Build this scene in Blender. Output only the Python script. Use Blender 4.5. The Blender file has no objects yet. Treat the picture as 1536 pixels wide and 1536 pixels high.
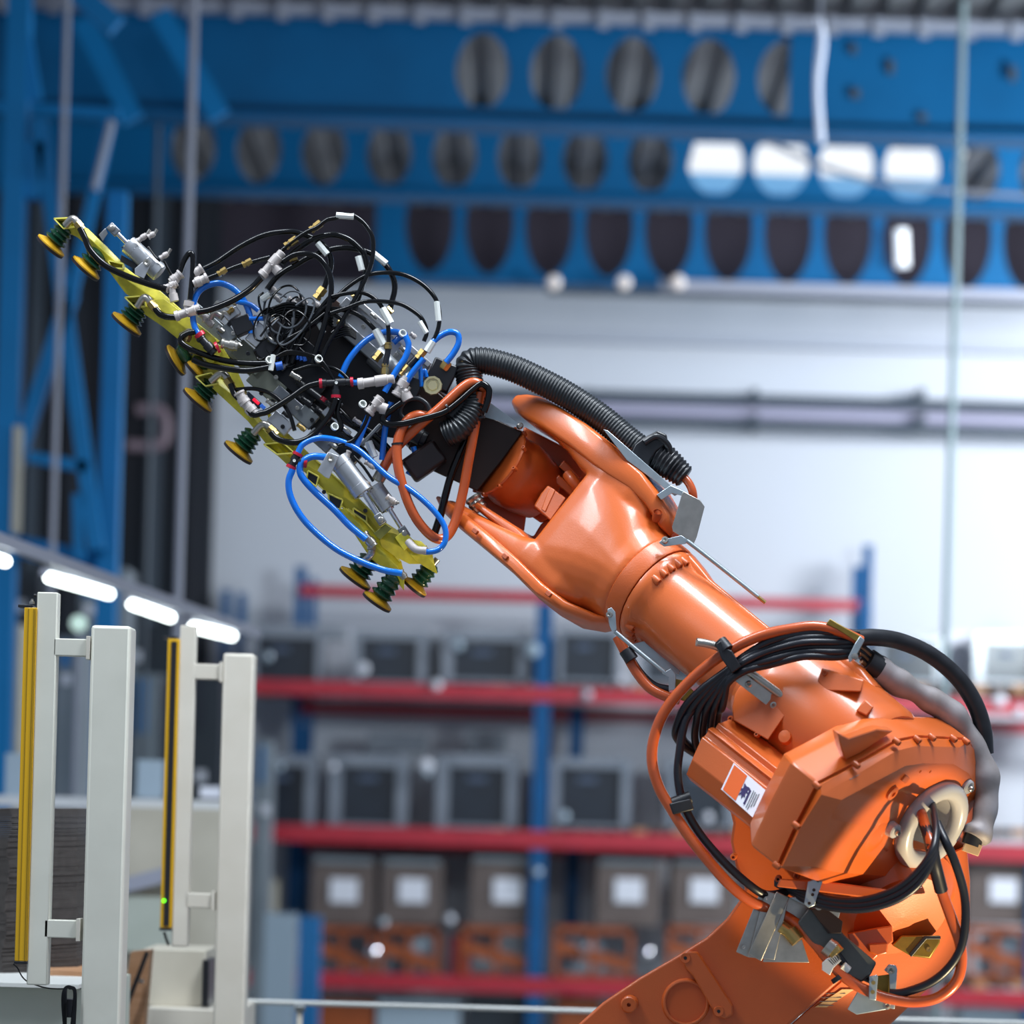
import bpy, bmesh, math, random
from mathutils import Vector as V, Matrix
random.seed(7)
# ------------------------------------------------------------------ camera, world, light
F = 4800.0; D0 = 7.44; K = D0 / F; CZ = 2.3; ROLL = math.radians(1.6)
RX = V((math.cos(ROLL), 0, math.sin(ROLL))); UX = V((-math.sin(ROLL), 0, math.cos(ROLL))); FY = V((0, 1, 0))
CAMP = V((0, 0, CZ))
sc = bpy.context.scene; C = bpy.context.collection
cam_d = bpy.data.cameras.new('camera'); cam = bpy.data.objects.new('camera', cam_d); C.objects.link(cam)
cam_d.sensor_width = 36; cam_d.lens = F / 1536 * 36; cam_d.shift_y = (1230 - 768) / 1536
cam_d.clip_end = 200; cam_d.clip_start = .1
cam.matrix_world = Matrix(((RX.x, UX.x, -FY.x, 0), (RX.y, UX.y, -FY.y, 0), (RX.z, UX.z, -FY.z, CZ), (0, 0, 0, 1)))
cam_d.dof.use_dof = True; cam_d.dof.focus_distance = D0 - .02; cam_d.dof.aperture_fstop = 2.25
sc.camera = cam
w = bpy.data.worlds.new('world'); sc.world = w; w.use_nodes = True
w.node_tree.nodes['Background'].inputs[0].default_value = (.66, .79, 1, 1)
w.node_tree.nodes['Background'].inputs[1].default_value = .40
sc.view_settings.view_transform = 'Standard'; sc.view_settings.look = 'None'
sc.view_settings.exposure = 0.0; sc.view_settings.gamma = 1.0; sc.view_settings.use_curve_mapping = False

def area(loc, target, sx, sy, power, col):
    l = bpy.data.lights.new('area_light', 'AREA'); l.shape = 'RECTANGLE'; l.size = sx; l.size_y = sy; l.energy = power; l.color = col
    o = bpy.data.objects.new('area_light', l); C.objects.link(o); o.location = loc
    o.rotation_euler = (V(target) - V(loc)).to_track_quat('-Z', 'Y').to_euler(); return o
# roof-light bays of the hall (above the frame), then added fill lights
area((1.6, 6.6, 7.4), (0.9, 7.4, 2.0), 1.3, 3.2, 430, (.86, .93, 1))
area((-1.9, 6.2, 6.6), (-.6, 7.4, 2.8), .5, 3.0, 190, (.86, .93, 1))
area((7.6, 23.0, 6.6), (3.0, 28.4, 3.8), 3.0, 1.5, 720, (.88, .94, 1))  # added fill outside the right edge, brightens the far wall
area((5.6, 17.0, 4.6), (2.4, 21.4, 7.0), 1.6, .8, 400, (.8, .92, 1))  # added fill beside the frame, aimed up at the roof beams
# added warm spot standing in for sunlight, low in front, right of the robot
sp = bpy.data.lights.new('warm_sun_spot', 'SPOT'); sp.energy = 430; sp.color = (1, .80, .46); sp.spot_size = math.radians(15.5); sp.spot_blend = .2; sp.shadow_soft_size = .03
spo = bpy.data.objects.new('warm_sun_spot', sp); C.objects.link(spo)

# ------------------------------------------------------------------ coordinates
def W(px, py, D):
    u = (px - 768) / F; v = -(py - 1230) / F
    return CAMP + D * (u * RX + v * UX + FY)
def PX(px, py, z=0): return W(px, py, D0 + z * K)
G = .5; NG = math.sqrt(1 + G * G)
EW = (G * .785 / NG, G * .619 / NG, 1 / NG)     # screen x, screen y(down), depth of the 'w' direction
def GT(t, p, w=0):
    return PX(1003 + .785 * t + .619 * p + EW[0] * w, 908 + .619 * t - .785 * p + EW[1] * w, -G * t + EW[2] * w)
def GW(x, y, w=0):
    dx = x - 1003 - EW[0] * w; dy = y - 908 - EW[1] * w
    t = .785 * dx + .619 * dy
    return PX(x, y, -G * t + EW[2] * w)
def GL(x, y, t):
    dx = x - 1003 - .785 * t; dy = y - 908 - .619 * t
    det = .619 * EW[1] + .785 * EW[0]
    ww = (.785 * dx + .619 * dy) / det
    return PX(x, y, -G * t + EW[2] * ww)
spo.location = PX(2300, 2650, -560)
spo.rotation_euler = (PX(1325, 1350, -150) - spo.location).to_track_quat('-Z', 'Y').to_euler()

# ------------------------------------------------------------------ materials
def lin(c): return c / 12.92 if c <= .04045 else ((c + .055) / 1.055) ** 2.4
def hexc(h): return tuple(lin(int(h[i:i + 2], 16) / 255) for i in (0, 2, 4)) + (1,)
MATS = {}
def mat(name, col, rough=.5, metal=0, coat=0, col2=None, nscale=8, namt=.5, bump=0, bscale=60, emit=None, es=1, trans=0, alpha=1, stretch=None, spec=None):
    m = bpy.data.materials.new(name); m.use_nodes = True; nt = m.node_tree; b = nt.nodes['Principled BSDF']
    b.inputs['Base Color'].default_value = hexc(col); b.inputs['Roughness'].default_value = rough; b.inputs['Metallic'].default_value = metal
    b.inputs['Coat Weight'].default_value = coat; b.inputs['Coat Roughness'].default_value = .12
    if spec is not None: b.inputs['Specular IOR Level'].default_value = spec
    b.inputs['Transmission Weight'].default_value = trans; b.inputs['Alpha'].default_value = alpha
    if emit: b.inputs['Emission Color'].default_value = hexc(emit); b.inputs['Emission Strength'].default_value = es
    tc = nt.nodes.new('ShaderNodeTexCoord'); src = tc.outputs['Object']
    if stretch:
        mp = nt.nodes.new('ShaderNodeMapping'); mp.inputs['Scale'].default_value = stretch; nt.links.new(src, mp.inputs[0]); src = mp.outputs[0]
    if col2:
        n = nt.nodes.new('ShaderNodeTexNoise'); n.inputs['Scale'].default_value = nscale; n.inputs['Detail'].default_value = 5; nt.links.new(src, n.inputs['Vector'])
        r = nt.nodes.new('ShaderNodeValToRGB'); r.color_ramp.elements[0].position = .5 - .5 * namt * .6; r.color_ramp.elements[1].position = .5 + .5 * namt * .6
        r.color_ramp.elements[0].color = hexc(col); r.color_ramp.elements[1].color = hexc(col2)
        nt.links.new(n.outputs['Fac'], r.inputs[0]); nt.links.new(r.outputs[0], b.inputs['Base Color'])
    if bump:
        n = nt.nodes.new('ShaderNodeTexNoise'); n.inputs['Scale'].default_value = bscale; n.inputs['Detail'].default_value = 3; nt.links.new(src, n.inputs['Vector'])
        bn = nt.nodes.new('ShaderNodeBump'); bn.inputs['Strength'].default_value = bump; bn.inputs['Distance'].default_value = .0007
        nt.links.new(n.outputs['Fac'], bn.inputs['Height']); nt.links.new(bn.outputs[0], b.inputs['Normal'])
    MATS[name] = m; return m
ORG = mat('orange_paint', 'D36629', .34, 0, .35, 'CB5E24', 5, .9, .3, 330)
ORG2 = mat('orange_cast_paint', 'CC5F25', .42, 0, .2, 'C05720', 9, .9, .55, 300)
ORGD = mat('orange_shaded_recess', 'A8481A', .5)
OCAB = mat('orange_cable_jacket', 'C65A2A', .3, 0, .3, 'B84F22', 20, .8)
BLK = mat('black_hose', '060608', .13, 0, 0, spec=.4)
BRUB = mat('black_rubber', '17181D', .45, 0, 0, '22242A', 30, .6)
BCAB = mat('black_cable_sheath', '1B1D26', .36)
BLU = mat('blue_hose', '0470DA', .16, 0, .5)
YEL = mat('yellow_paint', 'DDD23E', .4, 0, .15, 'A9A02A', 45, .9, .2, 90)
YCUP = mat('yellow_cup_lip', 'CFA21E', .4, 0, 0, 'B98A1C', 25, .7)
GCUP = mat('green_bellows', '16402C', .22, 0, .3)
DSOLE = mat('dark_cup_sole', '23181C', .5)
ALU = mat('satin_aluminium', 'C4C6CA', .34, .75, 0, 'B2B4B8', 18, .7, .15, 120)
ALUD = mat('dull_aluminium', '909498', .4, .6, 0, '75787C', 14, .7)
STEEL = mat('stainless_steel', 'C0BCB4', .3, .9, 0, 'ABA7A0', 30, .6)
ZINC = mat('zinc_plate', 'B9C4CA', .34, .7, 0, 'A4B0B6', 30, .8)
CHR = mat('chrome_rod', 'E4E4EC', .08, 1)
PLAS = mat('grey_plastic_fitting', 'BDB6B4', .42, 0, .1, 'ADA5A2', 40, .6)
BRASS = mat('brass_fitting', 'B89C60', .3, .85)
RED = mat('red_release_ring', 'B31632', .35)
BKPL = mat('black_plastic', '1A1B20', .35)
TAG = mat('white_cable_tag', 'DDE0DC', .5)
BROWN = mat('dark_brown_plate', '33221C', .42, .3, 0, '2A1C18', 6, .8)
GREYB = mat('grey_valve_block', '6F7476', .4, .4, 0, '787D7F', 20, .6)
WHT = mat('white_plastic_ring', 'AFADAF', .25, 0, .4)
SLV = mat('pale_woven_sleeve', 'A9A3A6', .6, .1, 0, '8E8582', 18, .9, .8, 40)
YTR = mat('yellow_chromate_plate', '9A7F34', .4, .5, 0, '7F6A2C', 40, .9)
CRM = mat('cream_post_paint', 'DAD9CC', .45, 0, .1, 'CECDC0', 7, .9, .1, 60)
CRM2 = mat('beige_post_paint', 'D2CDC1', .5, 0, 0, 'C6C0B2', 7, .9)
YLC = mat('yellow_curtain_profile', 'D8A600', .3, 0, .3)
YLCD = mat('dark_yellow_groove', '8E7208', .4)
LED = mat('green_led', '66FF20', .4, emit='66FF20', es=2.5)
CARD = mat('grey_cardboard', '57524F', .8, 0, 0, '443F3D', 60, .9)
WOOD = mat('pale_wood', 'B98E6C', .7, 0, 0, 'A0734E', 12, .9, stretch=(1, 1, 6))
CONC = mat('worn_beige_metal', 'C6C0B0', .6, 0, 0, 'B4AE9E', 6, .9)
TBL = mat('pale_green_panel', 'BCC3B8', .5, 0, 0, 'AEB5A9', 5, .9)
BMET = mat('blue_beam_paint', '00659C', .5, 0, 0, '00588A', 1.5, .9, spec=.25)
BMET2 = mat('blue_column_paint', '0480C4', .5, 0, 0, '0374B0', 2, .9, spec=.25)
BRACK = mat('blue_rack_paint', '125C96', .5, 0, 0, '0F4F7F', 3, .9, spec=.25)
RRACK = mat('red_rack_paint', 'C22A3C', .4, 0, 0, 'A92233', 3, .9)
WALLM = mat('white_wall_paint', 'D6DAE2', .8, 0, 0, 'CDD1DA', .4, .9)
DWALL = mat('dark_cladding', '24222A', .7, 0, 0, '1A2530', .8, .9)
ROOF = mat('grey_roof_sheet', '8C8C8E', .6, .1, 0, '7E7E80', 1, .9)
FLR = mat('concrete_floor', '8F9290', .5, 0, 0, '7F8280', 1, .9)
GPIPE = mat('grey_pipe', '9C9FAE', .5)
DPIPE = mat('dark_pipe', '454F5A', .5)
SKYL = mat('daylight_pane', '707478', .6, emit='F6FAFF', es=1.0)
SKYB = mat('blue_daylight_pane', '50687C', .6, emit='7CBCF0', es=.75)
TUBEM = mat('lit_tube', 'FFFFFF', .3, emit='F4FFFC', es=7)
WRAP = mat('grey_wrapped_frame', '8C939E', .22, 0, .4, '767E8A', 6, .9)
DKP = mat('dark_panel', '1A2533', .35, 0, .2, '151D29', 5, .8)
CBOX = mat('brown_box', '6E625E', .7, 0, 0, '5C504C', 4, .9)
LBL = mat('white_label', 'E6E8F2', .5)
OSTL = mat('orange_stillage', 'A8521F', .5, 0, 0, '8F4318', 6, .9)
DRUM = mat('white_drum', 'A9BBC9', .22, 0, .5)
BROWNP = mat('dark_pallet_wood', '5E4A40', .8, 0, 0, '4B3A33', 8, .9)
BLUM = mat('blue_machine', '1F78B8', .4)
GRM = mat('grey_machine', '8A949C', .5, 0, 0, '6B767E', 2, .9)
DKM = mat('dark_machine', '2A343E', .5, 0, 0, '1F2831', 2, .9)
PURP = mat('dark_purple_ink', '2A1C5A', .5)
STKO = mat('orange_sticker_ink', 'E8641C', .4)
GLN = mat('small_green_gap', '5E6B33', .6)
NAVY = mat('navy_decal', '2C66C8', .4)

# ------------------------------------------------------------------ builders
ORI = {}
class M:
    def __init__(s): s.v = []; s.f = []
    def add(s, vs, fs):
        n = len(s.v); s.v += [V(x) for x in vs]; s.f += [tuple(i + n for i in f) for f in fs]; return s
    def loft(s, secs, cap=True, close=False):
        n = len(secs[0]); vs = [p for sec in secs for p in sec]; fs = []
        m = len(secs)
        for k in range(m if close else m - 1):
            a = k * n; b = ((k + 1) % m) * n
            for i in range(n): j = (i + 1) % n; fs.append((a + i, a + j, b + j, b + i))
        if cap and not close:
            fs.append(tuple(range(n))[::-1])
            if cap != 'back': fs.append(tuple(range((m - 1) * n, m * n)))
        return s.add(vs, fs)
    def box(s, c, ax, ay, az):
        c = V(c); ax = V(ax); ay = V(ay); az = V(az)
        vs = [c + i * ax + j * ay + k * az for k in (-1, 1) for j in (-1, 1) for i in (-1, 1)]
        return s.add(vs, [(0, 2, 3, 1), (4, 5, 7, 6), (0, 1, 5, 4), (2, 6, 7, 3), (0, 4, 6, 2), (1, 3, 7, 5)])
    def lathe(s, p0, d, prof, n=28, cap=True):
        """prof: (height, radius) in metres along direction d from p0"""
        d = V(d).normalized(); a = d.orthogonal().normalized(); b = d.cross(a)
        secs = [[V(p0) + d * h + (a * math.cos(q) + b * math.sin(q)) * max(r, 1e-5) for q in [2 * math.pi * i / n for i in range(n)]] for h, r in prof]
        return s.loft(secs, cap)
    def sweep(s, pts, r, n=10, sub=6, cap=True, rf=None):
        pts = [V(p) for p in pts]; P = []
        if sub > 1 and len(pts) > 2:
            q = [pts[0] * 2 - pts[1]] + pts + [pts[-1] * 2 - pts[-2]]
            for i in range(1, len(q) - 2):
                for k in range(sub):
                    t = k / sub; a, b, c, d = q[i - 1:i + 3]
                    P.append(.5 * ((2 * b) + (c - a) * t + (2 * a - 5 * b + 4 * c - d) * t * t + (3 * b - a - 3 * c + d) * t ** 3))
            P.append(pts[-1])
        else: P = pts
        T = [(P[min(i + 1, len(P) - 1)] - P[max(i - 1, 0)]).normalized() for i in range(len(P))]
        a = T[0].orthogonal().normalized(); secs = []; L = 0
        for i, p in enumerate(P):
            if i: L += (p - P[i - 1]).length
            a = (a - T[i] * a.dot(T[i])).normalized(); b = T[i].cross(a)
            rr = rf(L, i / (len(P) - 1)) if rf else r
            secs.append([p + (a * math.cos(q) + b * math.sin(q)) * rr for q in [2 * math.pi * j / n for j in range(n)]])
        return s.loft(secs, cap)
    def prism(s, front, back): return s.loft([front, back])
    def build(s, name, m, parent=None, bevel=0, ang=35, seg=2, label=None, kind=None):
        me = bpy.data.meshes.new(name)
        c = V((0, 0, 0))
        for p in s.v: c += p
        c /= len(s.v)
        me.from_pydata([p - c for p in s.v], [], s.f); me.validate()
        bm = bmesh.new(); bm.from_mesh(me); bmesh.ops.recalc_face_normals(bm, faces=bm.faces); bm.to_mesh(me); bm.free()
        me.shade_smooth(); me.set_sharp_from_angle(angle=math.radians(ang))
        me.materials.append(m)
        o = bpy.data.objects.new(name, me); C.objects.link(o); ORI[o] = c
        if parent: o.parent = parent; o.location = c - ORI[parent]
        else: o.location = c
        if bevel:
            b = o.modifiers.new('bevel', 'BEVEL'); b.width = bevel * K; b.segments = seg; b.limit_method = 'ANGLE'; b.angle_limit = math.radians(28); b.harden_normals = False
        if label: o['label'] = label
        if kind: o['kind'] = kind
        return o
def thing(name, loc, label, cat, group=None):
    o = bpy.data.objects.new(name, None); C.objects.link(o); o.location = loc; ORI[o] = V(loc); o.empty_display_size = .1
    o['label'] = label; o['category'] = cat
    if group: o['group'] = group
    return o
def tag(o, label, cat, group=None, kind=None):
    o['label'] = label; o['category'] = cat
    if group: o['group'] = group
    if kind: o['kind'] = kind
    return o
def ngon(c, ax, ay, r, n=14): return [V(c) + V(ax) * r * math.cos(2 * math.pi * i / n) + V(ay) * r * math.sin(2 * math.pi * i / n) for i in range(n)]
def dup(o, dv, parent=None, label=None):
    c = o.copy(); C.objects.link(c); ORI[c] = ORI[o] + dv
    if parent: c.parent = parent; c.location = ORI[c] - ORI[parent]
    else: c.location = o.location + dv
    if label: c['label'] = label
    for ch in list(o.children):
        g = ch.copy(); C.objects.link(g); g.parent = c; ORI[g] = ORI[ch] + dv
        for ch2 in list(ch.children):
            h = ch2.copy(); C.objects.link(h); h.parent = g; ORI[h] = ORI[ch2] + dv
    return c
def aabox(m, x0, y0, x1, y1, D, depth):
    """axis aligned box from a pixel rectangle at distance D"""
    c = W((x0 + x1) / 2, (y0 + y1) / 2, D); k = D / F
    return m.box(c + V((0, depth / 2, 0)), V((abs(x1 - x0) / 2 * k, 0, 0)), V((0, depth / 2, 0)), V((0, 0, abs(y1 - y0) / 2 * k)))
def bx(name, x0, y0, x1, y1, D, depth, m, parent=None, bevel=0, label=None):
    return aabox(M(), x0, y0, x1, y1, D, depth).build(name, m, parent, bevel / K * 1 if bevel else 0, label=label)
def bar(m, a, b, hw, hd):
    a = V(a); b = V(b); d = (b - a); L = d.length / 2; d.normalize(); y = V((0, 1, 0)); y = (y - d * y.dot(d)).normalized(); x = d.cross(y)
    return m.box((a + b) / 2, d * L, x * hw, y * hd)

# ------------------------------------------------------------------ setting
def struct(o): o['kind'] = 'structure'; return o
m = M().box((1, 12, -.1), (11, 0, 0), (0, 18, 0), (0, 0, .1)); struct(m.build('floor', FLR))
m = M().box((1.6, 28.65, 4.2), (9.6, 0, 0), (0, .15, 0), (0, 0, 4.2)); struct(m.build('wall_back', WALLM))
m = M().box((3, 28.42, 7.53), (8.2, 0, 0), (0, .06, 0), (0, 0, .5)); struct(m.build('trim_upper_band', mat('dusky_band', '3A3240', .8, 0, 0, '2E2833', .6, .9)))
# dark cladding on the left third of the back wall: upright ribs
wx = W(322, 600, 28.2).x
dw = M(); x = -8.0
dw.box(((x + wx) / 2, 28.3, 4.0), ((wx - x) / 2, 0, 0), (0, .1, 0), (0, 0, 4.0))
dwo = struct(dw.build('wall_left', DWALL))
x = -7.9; k = 0
while x < wx:
    o = M().box((x, 28.15, 4.0), (.03 + .02 * (k % 3), 0, 0), (0, .06, 0), (0, 0, 3.98)).build('trim_rib', DPIPE if k % 3 == 1 else DWALL, dwo)
    x += .36; k += 1
# ceiling: corrugated roof deck over the far bays, carried forward unseen to shade the beams
m = M(); top = []; n = 0
xs = -8.0; zr = 7.72; P = []
while xs < 11:
    P += [(xs, zr), (xs + .09, zr), (xs + .12, zr + .06), (xs + .21, zr + .06)]; xs += .24
lo = [V((a, 12.0, b)) for a, b in P]; hi = [V((a, 28.6, b)) for a, b in P]
lo2 = [v + V((0, 0, .05)) for v in lo]; hi2 = [v + V((0, 0, .05)) for v in hi]
N = len(P); fs = []
for i in range(N - 1): fs += [(i, i + 1, N + i + 1, N + i), (2 * N + i, 3 * N + i, 3 * N + i + 1, 2 * N + i + 1)]
ceil = struct(M().add(lo + hi + lo2 + hi2, fs).build('ceiling', ROOF))
# roof-light panes, each set into a frame under the deck
for k, (xa, xb) in enumerate(((1012, 1086), (1098, 1186), (1196, 1283), (1295, 1382))):
    yf = 26.4
    a = (xa - 768) / F * yf; b = (xb - 768) / F * yf
    fr = M().box(((a + b) / 2, 26.4, 7.70), ((b - a) / 2 + .06, 0, 0), (0, 1.15, 0), (0, 0, .02)).build('window_%d' % (k + 1), BMET); struct(fr)
    M().box(((a + b) / 2, 25.72, 7.66), ((b - a) / 2 + .05, 0, 0), (0, .5, 0), (0, 0, .015)).build('pane', SKYL, fr)
    M().box(((a + b) / 2, 26.84, 7.66), ((b - a) / 2 + .05, 0, 0), (0, .62, 0), (0, 0, .015)).build('pane', SKYB, fr)

# ------------------------------------------------------------------ castellated beams
def holed(m, x0, x1, z0, z1, y, th, holes, hw, hh, wide=(), zo=0):
    """web plate with rounded hexagon holes at the x positions"""
    zc = (z0 + z1) / 2 if not isinstance(z0, tuple) else 0
    hs = sorted(holes); edges = [x0] + [(a + b) / 2 for a, b in zip(hs, hs[1:])] + [x1]
    if not hs: m.box(((x0 + x1) / 2, y, zc), ((x1 - x0) / 2, 0, 0), (0, th / 2, 0), (0, 0, (z1 - z0) / 2)); return
    ang = [2 * math.pi * i / 24 for i in range(24)]
    for i, h in enumerate(hs):
        L = edges[i]; R_ = edges[i + 1]
        if i == 0 and h - L > hw * 2: m.box(((L + h - hw * 1.5) / 2, y, zc), ((h - hw * 1.5 - L) / 2, 0, 0), (0, th / 2, 0), (0, 0, (z1 - z0) / 2)); L = h - hw * 1.5
        if i == len(hs) - 1 and R_ - h > hw * 2: m.box(((R_ + h + hw * 1.5) / 2, y, zc), ((R_ - h - hw * 1.5) / 2, 0, 0), (0, th / 2, 0), (0, 0, (z1 - z0) / 2)); R_ = h + hw * 1.5
        inn = []; out = []
        for a in ang:
            c, s = math.cos(a), math.sin(a)
            q = (abs(c) ** 2.3 + abs(s) ** 1.9) ** (-1 / 2.1) if c else 1
            hw_ = hw * (1.22 if any(abs(h - q_) < .2 for q_ in wide) else 1)
            inn.append((h + c * q * hw_, min(z1 - .012, zc + zo + s * q * hh * (1 - .10 * abs(c)))))
            tx = ((R_ - h) if c > 0 else (h - L)) / max(abs(c), 1e-6); tz = (z1 - z0) / 2 / max(abs(s), 1e-6); t = min(tx, tz)
            out.append((h + c * t, zc + s * t))
        for sx, zz in ((L, z0), (R_, z0), (L, z1), (R_, z1)):
            j = min(range(24), key=lambda k: (out[k][0] - sx) ** 2 + (out[k][1] - zz) ** 2); out[j] = (sx, zz)
        n = 24; vs = [V((a, yy, b)) for yy in (y - th / 2, y + th / 2) for ring in (inn, out) for a, b in ring]; fs = []
        for j in range(n):
            k = (j + 1) % n
            fs += [(j, k, n + k, n + j), (2 * n + j, 3 * n + j, 3 * n + k, 2 * n + k), (j, 2 * n + j, 2 * n + k, k)]
        m.add(vs, fs)
def castel(D, xpix, pitch_holes, hw, hh, zb, zt, label, flw=.16, plates=(), wide=(), zo=0):
    x0 = (xpix[0] - 768) / F * D; x1 = (xpix[1] - 768) / F * D
    t = thing('castellated_beam', ((x0 + x1) / 2, D, zb), label, 'roof beam')
    m = M(); holed(m, x0, x1, zb, zt, D, .02, [(h - 768) / F * D for h in pitch_holes], hw / 2 / F * D, hh / 2 / F * D, [(h - 768) / F * D for h in wide], zo)
    m.build('web', BMET, t, ang=50)
    for z in (zb, zt):
        M().box(((x0 + x1) / 2, D, z), ((x1 - x0) / 2, 0, 0), (0, flw, 0), (0, 0, .018)).build('flange', BMET, t)
    for (a, b) in plates:
        M().box((((a + b) / 2 - 768) / F * D, D - .03, (zb + zt) / 2), ((b - a) / 2 / F * D, 0, 0), (0, .02, 0), (0, 0, (zt - zb) / 2 - .03)).build('cover_plate', BMET, t)
    return t
def zAt(py, D, px=768): return W(px, py, D).z
b1 = castel(21.2, (-160, 1720), (692, 804, 917, 1032, 1145), 80, 118, zAt(190, 21.2), zAt(26, 21.2), 'blue castellated roof beam with five big openings, highest in view', plates=((1152, 1400),))
castel(24.5, (-160, 1720), [262 + 98 * k for k in range(14)], 68, 100, zAt(300, 24.5), zAt(172, 24.5), 'blue castellated roof beam in the middle, in front of the lit roof panes', wide=(1046, 1144, 1242, 1340))
b3 = castel(26.9, (540, 1720), [620 + 89.6 * k for k in range(12)], 74, 152, zAt(425, 26.9), zAt(290, 26.9), 'blue castellated roof beam lowest in view, above the white wall', zo=.11)
# small bolts/holes pads on the near beam right part
for px_, py_, ww, hh in ((1281, 73, 9, 14), (1284, 140, 12, 14), (1337, 100, 9, 20), (1520, 110, 10, 22), (1385, 175, 12, 10)):
    bx('bolt_plate', px_ - ww / 2, py_ - hh / 2, px_ + ww / 2, py_ + hh / 2, 21.1, .03, DPIPE, b1)
# cable tray of corrugated sheet edge along the top of the near beam
m = M(); x = -4.2
t_ = thing('cable_tray', W(768, 22, 21.0), 'grey perforated cable tray running along the top roof beam', 'cable tray')
m.box(W(768, 24, 21.0) + V((0, 0, 0)), V((4.4, 0, 0)), V((0, .05, 0)), V((0, 0, .035))); m.build('tray_side', GPIPE, t_)
while x < 4.2:
    M().box(W(768, 26, 20.93) + V((x, 0, 0)), V((.035, 0, 0)), V((0, .02, 0)), V((0, 0, .06))).build('hanger', GPIPE, t_); x += .3
# ledge under the lowest beam with round lamps
t_ = thing('cable_duct', W(1168, 440, 26.4), 'pale horizontal duct under the lowest blue beam', 'duct')
bx('duct_body', 990, 428, 1600, 444, 26.4, .12, GPIPE, t_)
bx('lower_lip', 820, 444, 1600, 450, 26.5, .1, DPIPE, t_)
for px_, l in () and ((831, 'leftmost round lamp below the lowest roof beam, above the robot'), (936, 'middle round lamp of three below the lowest roof beam'), (1017, 'round lamp at the end of the pale duct under the roof beam')):
    o = M().lathe(W(px_, 425, 26.3), (0, -1, 0), [(0, .01), (0, .075), (.05, .07), (.07, .03)], 16).build('round_lamp', mat('lamp_glass%d' % px_, 'E8DED8', .3, emit='D8CCC8', es=.35)); tag(o, l, 'lamp')

# ------------------------------------------------------------------ pipes, poles on the wall
def pole(name, pts, r, m, label, cat, D=None, parent=None):
    o = M().sweep([W(*p) for p in pts], r, 10).build(name, m, parent)
    if not parent: tag(o, label, cat)
    return o
def vpole(name, px, py, D, z0, z1, r, m, label, cat):
    c = W(px, py, D); o = M().sweep([V((c.x, c.y, z0)), V((c.x, c.y, z1))], r, 10).build(name, m); tag(o, label, cat); return o
vpole('service_pipe', 280, 440, 17.0, 0, 7.6, .022, GPIPE, 'pale vertical pipe crossing the blue beams, just right of the blue lattice column', 'pipe')
vpole('service_pipe', 85, 600, 17.6, 0, 7.6, .017, GPIPE, 'thin grey vertical pipe seen inside the blue lattice column', 'pipe')
vpole('service_pipe', 225, 640, 22, 0, 7.9, .018, DPIPE, 'thin dark vertical pipe against the dark cladding', 'pipe')
vpole('drop_cable', 1432, 480, 20.0, 0.0, 7.5, .024, mat('grey_green_conduit', '8E9EA2', .5), 'grey-green vertical conduit hanging in front of the white wall', 'conduit')
for py, l in ((598, 'upper of two long dark pipes across the white wall'), (635, 'lower of two long dark pipes across the white wall')):
    a = W(470, py, 28.2); b = W(1640, py, 28.2); b.z = a.z = W(1100, py, 28.2).z
    o = M().sweep([a, (a + b) / 2, b], .045, 10).build('wall_pipe', DPIPE); tag(o, l, 'pipe')
    for px in (640, 880, 1130, 1380): M().box(W(px, py, 28.35), (.03, 0, 0), (0, .15, 0), (0, 0, .07)).build('bracket', DPIPE, o)
for y0, y1, l in ((608, 626, 'lilac cable channel between the two dark wall pipes'), (503, 518, 'greyish strip standing for the shadow band high on the white wall')):
    a = W(1060, (y0 + y1) / 2, 28.4); o = M().box(a, (3.45, 0, 0), (0, .05, 0), (0, 0, (y1 - y0) / 2 * 28.4 / F)).build('wall_strip', mat('lilac%d' % y0, 'A9A6BE' if y0 > 600 else 'B9BECA', .6)); tag(o, l, 'cable channel')  # upper strip: a wall shadow put in as a greyish bar
o = M().sweep([W(*p) for p in ((190, 668, 28.05), (235, 668, 28.05), (248, 655, 28.05), (248, 628, 28.05), (236, 614, 28.05), (205, 614, 28.05))], .05, 10).build('bent_pipe', mat('rosy_pipe', '8C7A84', .5)); tag(o, 'rosy bent pipe elbow on the dark cladding', 'pipe')
for px_ in (831, 936, 1017):
    M().lathe(W(px_, 424, 26.36), (0, -1, 0), [(0, .01), (0, .06), (.05, .055), (.07, .03)], 16).build('indicator_lamp', mat('lamp_glass%d' % px_, 'E8DED8', .3, emit='D8CCC8', es=.3), b3, label='pale round indicator lamp')
t_ = thing('hanging_lamp', W(1234, 60, 19.5), 'white tube lamp hanging upright before the top beam', 'lamp')
M().sweep([W(*p) for p in ((1228, 26, 19.5), (1235, 60, 19.5), (1228, 130, 19.5), (1233, 215, 19.5))], .02, 10).build('tube', mat('white_lamp_tube', 'E8ECF8', .4, emit='C8D4F4', es=.45), t_)
M().sweep([W(*p) for p in ((1230, -30, 19.45), (1230, 28, 19.45), (1222, 120, 19.45), (1226, 210, 19.45))], .008, 8).build('flex', GPIPE, t_)
o = M().sweep([W(1352, 345, 26.8), W(1354, 400, 26.8)], .055, 12).build('upright_lamp', mat('upright_glow', 'FFFFFF', .4, emit='E6F0FF', es=.8)); tag(o, 'short glowing upright lamp in front of the lowest beam', 'lamp')
o = M().sweep([W(1130, 203, 23.0), W(1270, 262, 23.0), W(1400, 284, 23.0), W(1600, 298, 23.0)], .018, 8).build('sagging_cable', GPIPE); tag(o, 'grey cable sagging to the right past the roof panes', 'cable')

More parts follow.
